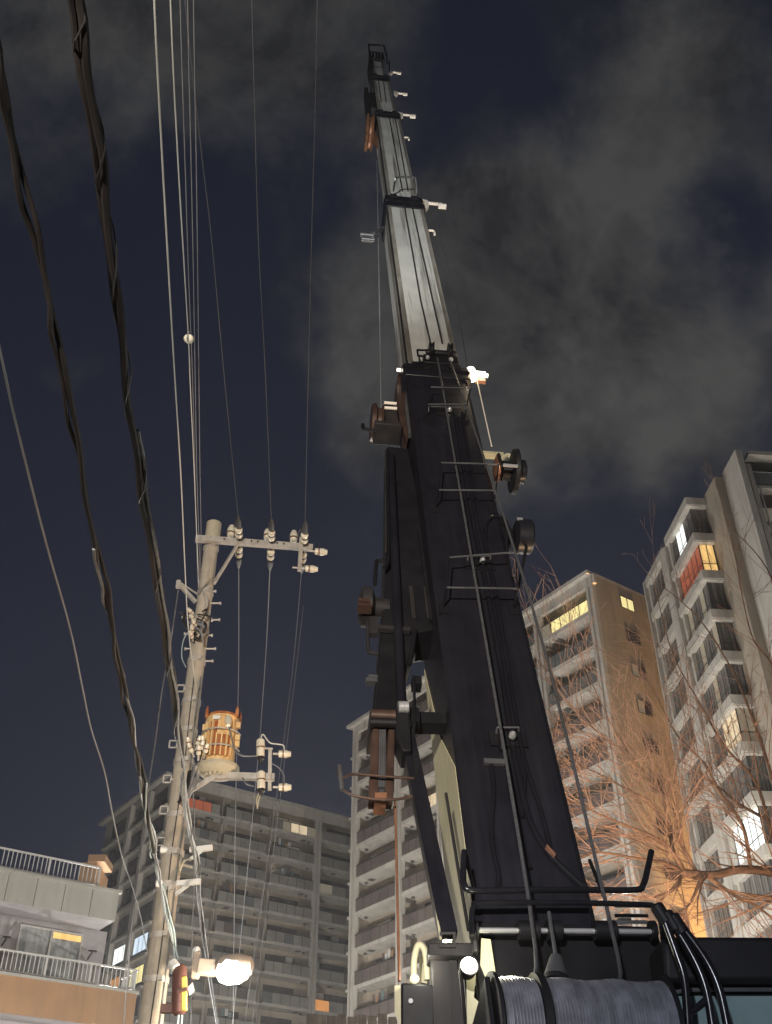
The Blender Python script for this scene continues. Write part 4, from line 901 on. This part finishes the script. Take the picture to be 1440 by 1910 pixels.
# jib foot
ft = cp('jib_foot', MB().prism([BL(x, y, .1) for x, y in ((690, 1322), (738, 1322), (738, 1352), (690, 1352))], Y1*.35), 'crane_charcoal', bevel=.015)
cp('foot_pin', MB().tube([BL(692, 1334, .05), BL(737, 1336, .05)], .05, 12), 'crane_rust', ft)
cp('foot_pin', MB().tube([BL(690, 1347, .05), BL(738, 1349, .05)], .04, 12), 'crane_dark', ft)
for x0, x1 in ((690, 704), (720, 733)):
    cp('foot_cheek', MB().prism([BL(x0+5, 1352, .1), BL(x1+4, 1352, .1), BL(x1+1, 1490, .1), BL(x0-2, 1490, .1)], Y1*.12), 'crane_rust', ft, bevel=.008)
for x in (708, 712, 716): cp('foot_tube', MB().tube([BL(x+1, 1360, .12), BL(x, 1470, .12)], .016, 8), 'steel_grey', ft)
cp('foot_block', MB().prism([BL(x, y, .09) for x, y in ((700, 1478), (722, 1478), (721, 1496), (699, 1496))], Y1*.14), 'copper_and_lit_orange', ft)
for pts in ([(632, 1428), (634, 1450), (660, 1444), (700, 1447), (740, 1450), (772, 1452)], [(636, 1458), (640, 1472), (660, 1484), (700, 1491), (740, 1491), (775, 1484)]):
    cp('foot_hoop', MB().tube(smooth([BL(x, y, .05) for x, y in pts], 4), .011, 8), 'crane_rust', ft)
cp('hoop_end', MB().tube([BL(633, 1428, .05), BL(638, 1474, .05)], .018, 8), 'steel_grey', ft)
pv = cp('jib_pivot', MB().prism([BL(x, y, .02) for x, y in ((738, 1305), (762, 1305), (768, 1400), (752, 1400), (738, 1370))], Y1*.2), 'crane_dark', bevel=.01)
cp('pivot_roller', MB().tube([BL(743, 1319, .0), BL(761, 1319, .0)], .05, 12), 'chrome', pv)
cp('pivot_hook', MB().prism([BL(x, y, .05) for x, y in ((770, 1400), (780, 1402), (784, 1430), (780, 1470), (774, 1490), (772, 1440))], Y1*.12), 'crane_dark', pv)
cp('pivot_tube', MB().tube([BL(772, 1262, .1), BL(774, 1340, .1), BL(770, 1380, .1)], .014, 6).ob(BL(770, 1275, .1), X1*.08, Y1*.1, Z1*.1).ob(BL(768, 1345, .1), X1*.07, Y1*.1, Z1*.16), 'crane_dark', pv)
cp('jib_stay', MB().bar(BL(768, 1348, .25), BL(852, 1350, .25), .13, .13, up=(0, 1, 0)), 'crane_dark')
st = cp('jib_strut', MB().bar(BL(757, 1365, .15), BL(836, 1745, -.05), .115, .08, up=(0, 1, 0)), 'crane_black', label='long dark strut from jib foot to crane deck')
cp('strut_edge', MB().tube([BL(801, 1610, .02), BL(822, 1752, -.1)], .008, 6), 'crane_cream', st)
cp('side_cable', MB().tube([BL(832, 1480, -.05), BL(853, 1610, -.1), BL(874, 1735, -.2)], .012, 7), 'rubber')
cp('hoist_line', MB().tube([BL(737, 1492, .2), BL(741, 1660, .15), BL(745, 1830, .1)], .010, 7), 'copper_and_lit_orange', label='thin hoist rope coloured for orange light')  # orange light on the rope put in as copper colour
cp('hoist_line', MB().tube([BL(703, 300, .5), BL(707, 520, .45), BL(711, 770, .35)], .008, 6), 'wire_grey', label='thin pale rope beside the boom')
# sheave and rollers up the left side
c = BL(690, 250, .4)
cp('upper_sheave', MB().lathe(c+V((-.12, 0, .1)), X1, [(0, .45), (.06, .5), (.1, .4), (.14, .4), (.2, .48)], 26).prism([c+V((.05, -.1, -.5)), c+V((.18, -.1, -1.1)), c+V((.12, -.1, .2))], Y1*.2), 'copper_and_lit_orange')  # copper colour carries the orange light falling on the sheave
cp('upper_frame', MB().ob(BL(687, 235, .4), X1*.12, Y1*.3, Z1*5.4).ob(BL(692, 200, .3), X1*.22, Y1*.3, Z1*2.2).ob(BL(690, 150, .3), X1*.1, Y1*.2, Z1*2.5), 'crane_charcoal')
c = BL(684, 440, .3)
cp('side_roller', MB().tube([c+V((-.12, 0, .06)), c+V((.13, 0, .06))], .04, 10).tube([c+V((-.1, 0, -.2)), c+V((.14, 0, -.2))], .04, 10).ob(c+V((-.09, .02, -.2)), X1*.2, Y1*.04, Z1*.25), 'steel_grey')
cp('roller_arm', MB().bar(c+V((.14, 0, .2)), c+V((.36, .05, .75)), .06, .06, up=(0, 1, 0)), 'steel_grey')
gh = [BL(734, 356, -.0), BL(737, 336, -.3), BL(741, 331, -.32), BL(772, 331, -.32), BL(775, 336, -.3), BL(777, 360, 0.)]
cp('rope_guard', MB().tube(smooth(gh, 3), .02, 8), 'steel_grey')
# ---- superstructure
SP = lambda px, py, y: WY(px, py, y)
def wp(name, mb, m, parent=None, bevel=0, label=None): return part(parent or cr, name, mb, m, bevel=bevel, label=label)
def wq(poly, y, dy, name, m, parent=None, bevel=0, label=None):
    return wp(name, MB().prism([SP(px, py, y) for px, py in poly], V((0, dy, 0))), m, parent, bevel, label)
cabn = wq([(1236, 1745), (1640, 1748), (1640, 1832), (1240, 1830)], 6.4, 1.9, 'cab_roof', 'crane_dark', bevel=.03)
wq([(1240, 1838), (1640, 1838), (1640, 2300), (1244, 2300)], 6.55, 1.7, 'cab_body', 'crane_dark')
wq([(1262, 1858), (1640, 1858), (1640, 2150), (1262, 2150)], 6.52, .02, 'cab_window', 'cab_teal', cabn)
wp('window_seal', MB().tube(smooth([SP(1250, 2000, 6.5), SP(1250, 1880, 6.5), SP(1254, 1856, 6.5), SP(1275, 1848, 6.5), SP(1330, 1846, 6.5), SP(1640, 1846, 6.5)], 4), .012, 8), 'steel_grey', cabn)
for pts, r in (([(1232, 1700), (1244, 1730), (1262, 1780), (1277, 1830), (1284, 1920)], .024), ([(1248, 1716), (1272, 1750), (1300, 1800), (1318, 1850), (1330, 1920)], .024),
               ([(1262, 1718), (1290, 1752), (1322, 1800), (1343, 1850), (1358, 1920)], .024), ([(1240, 1892), (1280, 1890), (1300, 1880), (1318, 1864)], .02)):
    wp('hydraulic_hose', MB().tube(smooth([SP(x, y, 6.1) for x, y in pts], 5), r, 10), 'crane_gloss')
for px, py in ((1232, 1702), (1250, 1716), (1262, 1722)):
    wp('hose_fitting', MB().lathe(SP(px, py, 6.1), V((-.5, 0, 1)), [(-.06, .04), (.04, .04), (.05, .03)], 10), 'crane_dark')
# left deck: posts, beams, boxes and the work light
wq([(803, 1765), (842, 1765), (860, 1920), (870, 2400), (812, 2400)], 6.9, .3, 'deck_post', 'crane_charcoal', bevel=.015)
wq([(838, 1775), (850, 1775), (868, 1930), (884, 2400), (862, 2400)], 6.88, .1, 'deck_post', 'crane_charcoal')
bm = wq([(798, 1758), (912, 1758), (912, 1786), (798, 1782)], 6.8, .35, 'deck_beam', 'crane_charcoal', bevel=.01)
f = MB()
for x0, y0, x1, y1 in ((820, 1738, 850, 1743), (820, 1762, 850, 1767), (820, 1743, 825, 1762), (845, 1743, 850, 1762)):
    f.prism([SP(x0, y0, 6.78), SP(x1, y0, 6.78), SP(x1, y1, 6.78), SP(x0, y1, 6.78)], V((0, .5, 0)))
wp('hollow_beam', f, 'crane_charcoal', bm)
wq([(880, 1735), (890, 1735), (893, 1776), (882, 1776)], 6.5, .1, 'guard_post', 'crane_dark', bevel=.01)
bxp = wq([(748, 1832), (812, 1836), (812, 2100), (748, 2100)], 6.9, .5, 'control_box', 'crane_dark', bevel=.015)
wp('box_knob', MB().lathe(SP(766, 1868, 6.9), V((0, -1, 0)), [(0, .015), (.02, .015)], 10), 'steel_grey', bxp)
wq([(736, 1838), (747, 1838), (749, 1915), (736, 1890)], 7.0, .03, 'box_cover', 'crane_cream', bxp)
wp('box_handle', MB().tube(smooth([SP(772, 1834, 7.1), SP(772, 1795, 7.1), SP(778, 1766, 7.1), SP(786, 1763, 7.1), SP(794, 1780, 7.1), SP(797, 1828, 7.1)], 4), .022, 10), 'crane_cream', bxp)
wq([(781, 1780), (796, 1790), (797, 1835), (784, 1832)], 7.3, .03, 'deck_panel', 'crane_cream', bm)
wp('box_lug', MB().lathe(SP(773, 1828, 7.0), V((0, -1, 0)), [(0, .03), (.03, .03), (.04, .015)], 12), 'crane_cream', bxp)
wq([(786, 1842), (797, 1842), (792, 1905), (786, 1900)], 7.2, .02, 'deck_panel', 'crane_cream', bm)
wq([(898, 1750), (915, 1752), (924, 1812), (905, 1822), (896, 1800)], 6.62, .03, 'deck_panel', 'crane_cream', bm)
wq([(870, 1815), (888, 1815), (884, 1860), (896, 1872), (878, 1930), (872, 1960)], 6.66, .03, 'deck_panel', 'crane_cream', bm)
wq([(892, 1830), (905, 1835), (915, 1860), (912, 2050), (880, 2050), (884, 1880), (878, 1850)], 6.9, .1, 'valve_stack', 'crane_charcoal', bxp, bevel=.01)
for x in (858, 866): wp('post_pipe', MB().tube([SP(x, 1790, 6.7), SP(x+12, 1930, 6.7)], .012, 6), 'crane_dark', bm)
lp = SP(875, 1799, 6.35)
wl = wp('work_light', MB().lathe(lp+V((0, .07, 0)), V((.1, -1, .25)), [(-.09, .03), (-.06, .045), (.0, .057), (.02, .057)], 18), 'crane_dark', label='lit work light on the crane deck')
wp('lens', MB().lathe(lp+V((0, .075, 0)), V((.1, -1, .25)), [(.02, .052), (.04, .046), (.05, .02)], 18), 'lamp_and_bracket_glow', wl)
wp('deck', MB().bx((1.3, 8.1, 1.55), 2.7, 3.2, .3), 'crane_dark')
wp('turntable', MB().lathe((1.3, 8.4, 1.1), ZV, [(0, 1.0), (.28, 1.0)], 40), 'crane_dark')
wp('carrier', MB().bx((1.3, 8.6, .85), 2.6, 9.5, .5), 'crane_charcoal', bevel=.04)
for sx in (-1, 1):
    for y in (5.2, 6.8, 10.6, 12.2):
        wh = wp('wheel', MB().lathe((1.3+sx*1.05-.17, y, .55), X1, [(0, .4), (.03, .54), (.31, .54), (.34, .4)], 28), 'rubber')
        wp('rim', MB().lathe((1.3+sx*1.05+(sx*.1)-.09, y, .55), X1, [(0, .3), (.18, .3)], 20), 'steel_grey', wh)
lamp('SPOT', SP(868, 1790, 6.9)+V((-.12, .0, .1)), 240, (1., .95, .62), .05, aim=BF @ V((-.45, .6, 1.2)), cone=95, blend=.6)
lamp('POINT', lp+V((.06, -.02, .05)), 7, (1., .95, .7), .04)  # added fill, brightens the cream panel beside the work light
lamp('POINT', SP(786, 1808, 6.9)+V((0, -.05, 0)), 3.5, (1., .97, .8), .04)  # extra fill light for the cream handle and deck panels
lamp('POINT', BF @ (BL(884, 697, .1)+V((.0, -.22, -.1))), 6, (1., .8, .5), .05)  # added warm fill on the parts round the glowing bracket

# ------------------------------------------------------------------ bare tree
tree = thing('bare_tree', 'leafless tree lit orange at the right, its twigs crossing the towers', 'tree', V((6.6, 14.6, 0)))
trunk_top = WY(1500, 1655, 14.4)
part(tree, 'trunk', MB().tube(smooth([V((6.6, 14.6, -.05)), V((6.55, 14.6, 1.5)), V((6.4, 14.55, 3.6)), trunk_top], 5), [.26-.008*i for i in range(16)], 12), 'bark')
rng = random.Random(11)
twigs = MB(); branches = MB(); limbs = []
def grow(p, d, ln, r, lev, mb):
    n = max(3, int(ln/.16)); pts = [p]; rs = [r]; q = p; dd = d.normalized(); kids = []
    curl = V((rng.uniform(-1, 1), rng.uniform(-1, 1), rng.uniform(-.6, 1)))*.05
    for i in range(n):
        dd = (dd+V((rng.uniform(-1, 1), rng.uniform(-1, 1), rng.uniform(-1, 1)))*.09+curl+V((0, 0, .012))).normalized()
        q = q+dd*(ln/n); pts.append(q); rs.append(max(.003, r*(1-.72*(i+1)/n)))
        if lev < 3 and i > 0 and rng.random() < (.62 if lev < 2 else .45): kids.append((q.copy(), dd.copy(), rs[-1], 1-i/n))
    (branches if r > .016 else twigs).tube(pts, rs, 6 if r > .016 else 4, cap=False)
    for kp, kd, kr, f in kids:
        x, y = perp(kd); a = rng.uniform(0, 2*math.pi); sp = rng.uniform(.45, .95)
        nd_ = (kd+(x*math.cos(a)+y*math.sin(a)*.8)*sp).normalized()
        grow(kp, nd_, ln*rng.uniform(.32, .62)*(0.5+.5*f), max(.0038, kr*rng.uniform(.45, .7)), lev+1, mb)
def limb(px, y0, y1, r0, r1, fac=1., start=None):
    n = len(px); pts = [WY(x, y, y0+(y1-y0)*i/(n-1)) for i, (x, y) in enumerate(px)]
    if start is not None: pts = [start]+pts
    pts = smooth(pts, 6); m = len(pts); rs = [r0+(r1-r0)*i/(m-1) for i in range(m)]
    limbs.append((pts, rs))
    for i in range(2, m):
        d = (pts[i]-pts[i-1]).normalized()
        for _ in range(2):
            if rng.random() < .44*fac:
                x, y = perp(d); a = rng.uniform(0, 2*math.pi); s = rng.uniform(.4, 1.0)
                grow(pts[i], d+(x*math.cos(a)+y*math.sin(a))*s, rng.uniform(.6, 1.9)*(.6+.4*fac), rs[i]*rng.uniform(.16, .3)+.003, 1, twigs)
    grow(pts[-1], pts[-1]-pts[-2], rng.uniform(.4, .8), r1, 1, twigs)
limb([(1440, 1628), (1380, 1622), (1330, 1632), (1275, 1628)], 14.2, 13.6, .066, .05, .6, start=trunk_top)
J = (1275, 1628)
limb([J, (1262, 1600), (1235, 1570), (1180, 1545), (1120, 1520), (1072, 1495)], 13.6, 12.6, .035, .010, 1)
limb([J, (1255, 1585), (1244, 1520), (1228, 1470), (1190, 1430), (1140, 1385), (1080, 1335), (1030, 1275)], 13.6, 12.8, .028, .006, 1.1)
limb([J, (1240, 1610), (1180, 1600), (1120, 1590), (1080, 1600)], 13.6, 12.4, .03, .008, 1)
limb([(1300, 1628), (1275, 1580), (1262, 1545), (1250, 1500), (1180, 1415), (1130, 1330), (1085, 1230)], 13.7, 13.4, .026, .006, 1.1)
limb([(1268, 1632), (1262, 1655), (1210, 1675), (1150, 1665), (1100, 1672)], 13.5, 12.8, .025, .006, .8)
limb([(1310, 1632), (1290, 1680), (1270, 1700), (1252, 1705)], 13.6, 13.0, .025, .006, .4)
limb([(1250, 1560), (1215, 1500), (1165, 1470), (1110, 1440), (1065, 1425)], 13.4, 12.6, .024, .006, 1.1)
limb([(1400, 1618), (1385, 1540), (1345, 1480), (1310, 1420), (1265, 1375), (1225, 1300), (1190, 1240)], 14.0, 14.6, .03, .006, 1)
limb([(1470, 1640), (1440, 1560), (1410, 1460), (1350, 1390), (1310, 1320), (1255, 1220), (1225, 1110)], 14.2, 15.2, .032, .006, .9)
limb([(1480, 1600), (1450, 1480), (1400, 1330), (1360, 1240), (1300, 1150), (1225, 1085)], 14.4, 15.6, .03, .006, .7)
limb([(1490, 1500), (1460, 1330), (1440, 1240), (1400, 1180), (1370, 1030)], 14.4, 15.2, .028, .006, .7)
limb([(1500, 1400), (1470, 1180), (1430, 1060), (1365, 985)], 14.4, 15.0, .024, .005, .5)
limb([(1320, 1635), (1370, 1670), (1410, 1690), (1450, 1720)], 13.8, 13.6, .03, .012, .9)
limb([(1480, 1680), (1420, 1672), (1350, 1660), (1300, 1640), (1260, 1600)], 14.0, 14.8, .03, .007, 1)
limb([(1490, 1580), (1430, 1530), (1380, 1500), (1330, 1460), (1290, 1440)], 14.5, 15.6, .035, .007, 1)
for pts, rs in limbs: part(tree, 'limb', MB().tube(pts, rs, 9), 'bark')
part(tree, 'branches', branches, 'twig'); part(tree, 'twigs', twigs, 'twig')['kind'] = 'stuff'

# low planting screen at the bottom edge
for k in range(9):
    x0 = 572+k*19; a, b = WY(x0, 1894+random.uniform(-4, 3), 30), WY(x0+17, 1900, 30)
    if k == 0:
        fs = thing('site_fence', 'row of grubby upright site boards along the bottom edge beside the crane', 'fence', V((a.x, 30, 0)))
    part(fs, 'board', MB().ob((a.x, 30, 0), (b.x-a.x, 0, 0), (0, .06, 0), (0, 0, a.z)), 'plant_panel')

# ------------------------------------------------------------------ lamps out of view: street lamps and added fill lamps
def street_lamp(name, label, x, y, h, glow, power, color, radius=.2, aim=None, cone=60):
    t = thing(name, label, 'street lamp', V((x, y, 0)))
    part(t, 'post', MB().lathe((x, y, 0), ZV, [(0, .11), (.4, .09), (.41, .07), (h-.2, .045)], 14), 'galvanised')
    part(t, 'globe', MB().lathe((x, y, h-.2), ZV, [(0, .05), (.06, .15), (.2, .19), (.34, .15), (.4, .05)], 18), glow)
    if aim: lamp('SPOT', V((x, y, h+.55)), power, color, radius, aim=aim, cone=cone, blend=1.)
    else: lamp('POINT', V((x, y, h+.55)), power, color, radius)
street_lamp('globe_lamp', 'white globe street lamp at the foot of the grey block', -17, 66, 5.2, 'led_glow', 26000, (1., .96, .9))
street_lamp('globe_lamp', 'white globe street lamp in front of the tall tower', -1, 50, 5.0, 'led_glow', 9500, (1., .97, .93))
street_lamp('globe_lamp', 'added white globe lamp brightening the side wall, out of view beyond the crane', 10, 44, 5.0, 'led_glow', 13000, (1., .95, .86))  # lamp added to put white light on the side wall
street_lamp('sodium_lamp', 'orange street lamp at the foot of the blank side wall', 21.6, 67.3, 6.0, 'sodium_glow', 140000, (1., .52, .16), aim=C0+eV*6.4+ZV*40, cone=38)
street_lamp('globe_lamp', 'added white globe lamp brightening the front of the bay window tower, out of view', 29, 37, 5.0, 'led_glow', 9000, (1., .95, .87))  # lamp added to lift the dark balconies beside the fin
street_lamp('sodium_lamp', 'orange street lamp under the bare tree', 2.9, 11.0, 2.0, 'sodium_glow', 1000, (1., .66, .40))
street_lamp('globe_lamp', 'added white globe lamp brightening the low balcony house, out of view', -11.5, 30.5, 4.6, 'led_glow', 1500, (1., .93, .86))  # lamp added because the house front was too dark
lt = thing('fill_light_tower', 'added floodlight tower, unseen behind the camera, lighting boom, pole and winch', 'light tower', V((-2.5, -7, 0)))  # unseen tower added to light the boom, pole and winch
part(lt, 'fill_light_mast', MB().tube([(-2.5, -7, 0), (-2.5, -7, 4.2)], .05, 10), 'galvanised')
part(lt, 'base', MB().bx((-2.5, -7, .4), 1.0, .7, .7), 'paint_and_lit_yellow', bevel=.04)
for i, (x, aim, p, c, cone) in enumerate(((-2.9, BF @ V((0, 0, 18.5)), 27000, (1., 1., .955), 30), (-2.1, (-3.2, 13, 8.2), 13000, (1., .90, .77), 52), (-2.5, (1.5, 6.6, 3.3), 4000, (.84, .89, 1.), 15))):
    part(lt, 'fill_light_head', MB().bx((x, -7, 4.3), .4, .2, .3), 'crane_dark')
    lamp('SPOT', (x, -6.85, 4.35), p, c, .15, aim=aim, cone=cone, blend=.7)

# ------------------------------------------------------------------ faint city haze
m = bpy.data.materials.new('haze'); m.use_nodes = True; n = m.node_tree.nodes; n.clear()
pv_ = n.new('ShaderNodeVolumePrincipled'); pv_.inputs['Density'].default_value = .0008; pv_.inputs['Anisotropy'].default_value = .6; pv_.inputs['Color'].default_value = (.92, .94, .95, 1)
oo = n.new('ShaderNodeOutputMaterial'); m.node_tree.links.new(pv_.outputs[0], oo.inputs['Volume'])
MATS['haze'] = m
me = mkmesh(MB().ob((-710, -710, -1), (1420, 0, 0), (0, 1420, 0), (0, 0, 50)), 'haze', 'haze', V((0, 0, 0)), False)
ho = bpy.data.objects.new('haze', me); col.objects.link(ho); ho['kind'] = 'stuff'

# repeats of one kind share a group
GROUPS = {'power_line': 'power lines of the utility pole', 'service_wire': 'thin service wires of the utility pole', 'telephone_cable': 'bundled telephone cables',
          'telephone_drop': 'single telephone cables', 'globe_lamp': 'white globe street lamps', 'sodium_lamp': 'orange street lamps'}
for o in col.objects:
    if o.parent is None and o.name.split('.')[0] in GROUPS: o['group'] = GROUPS[o.name.split('.')[0]]
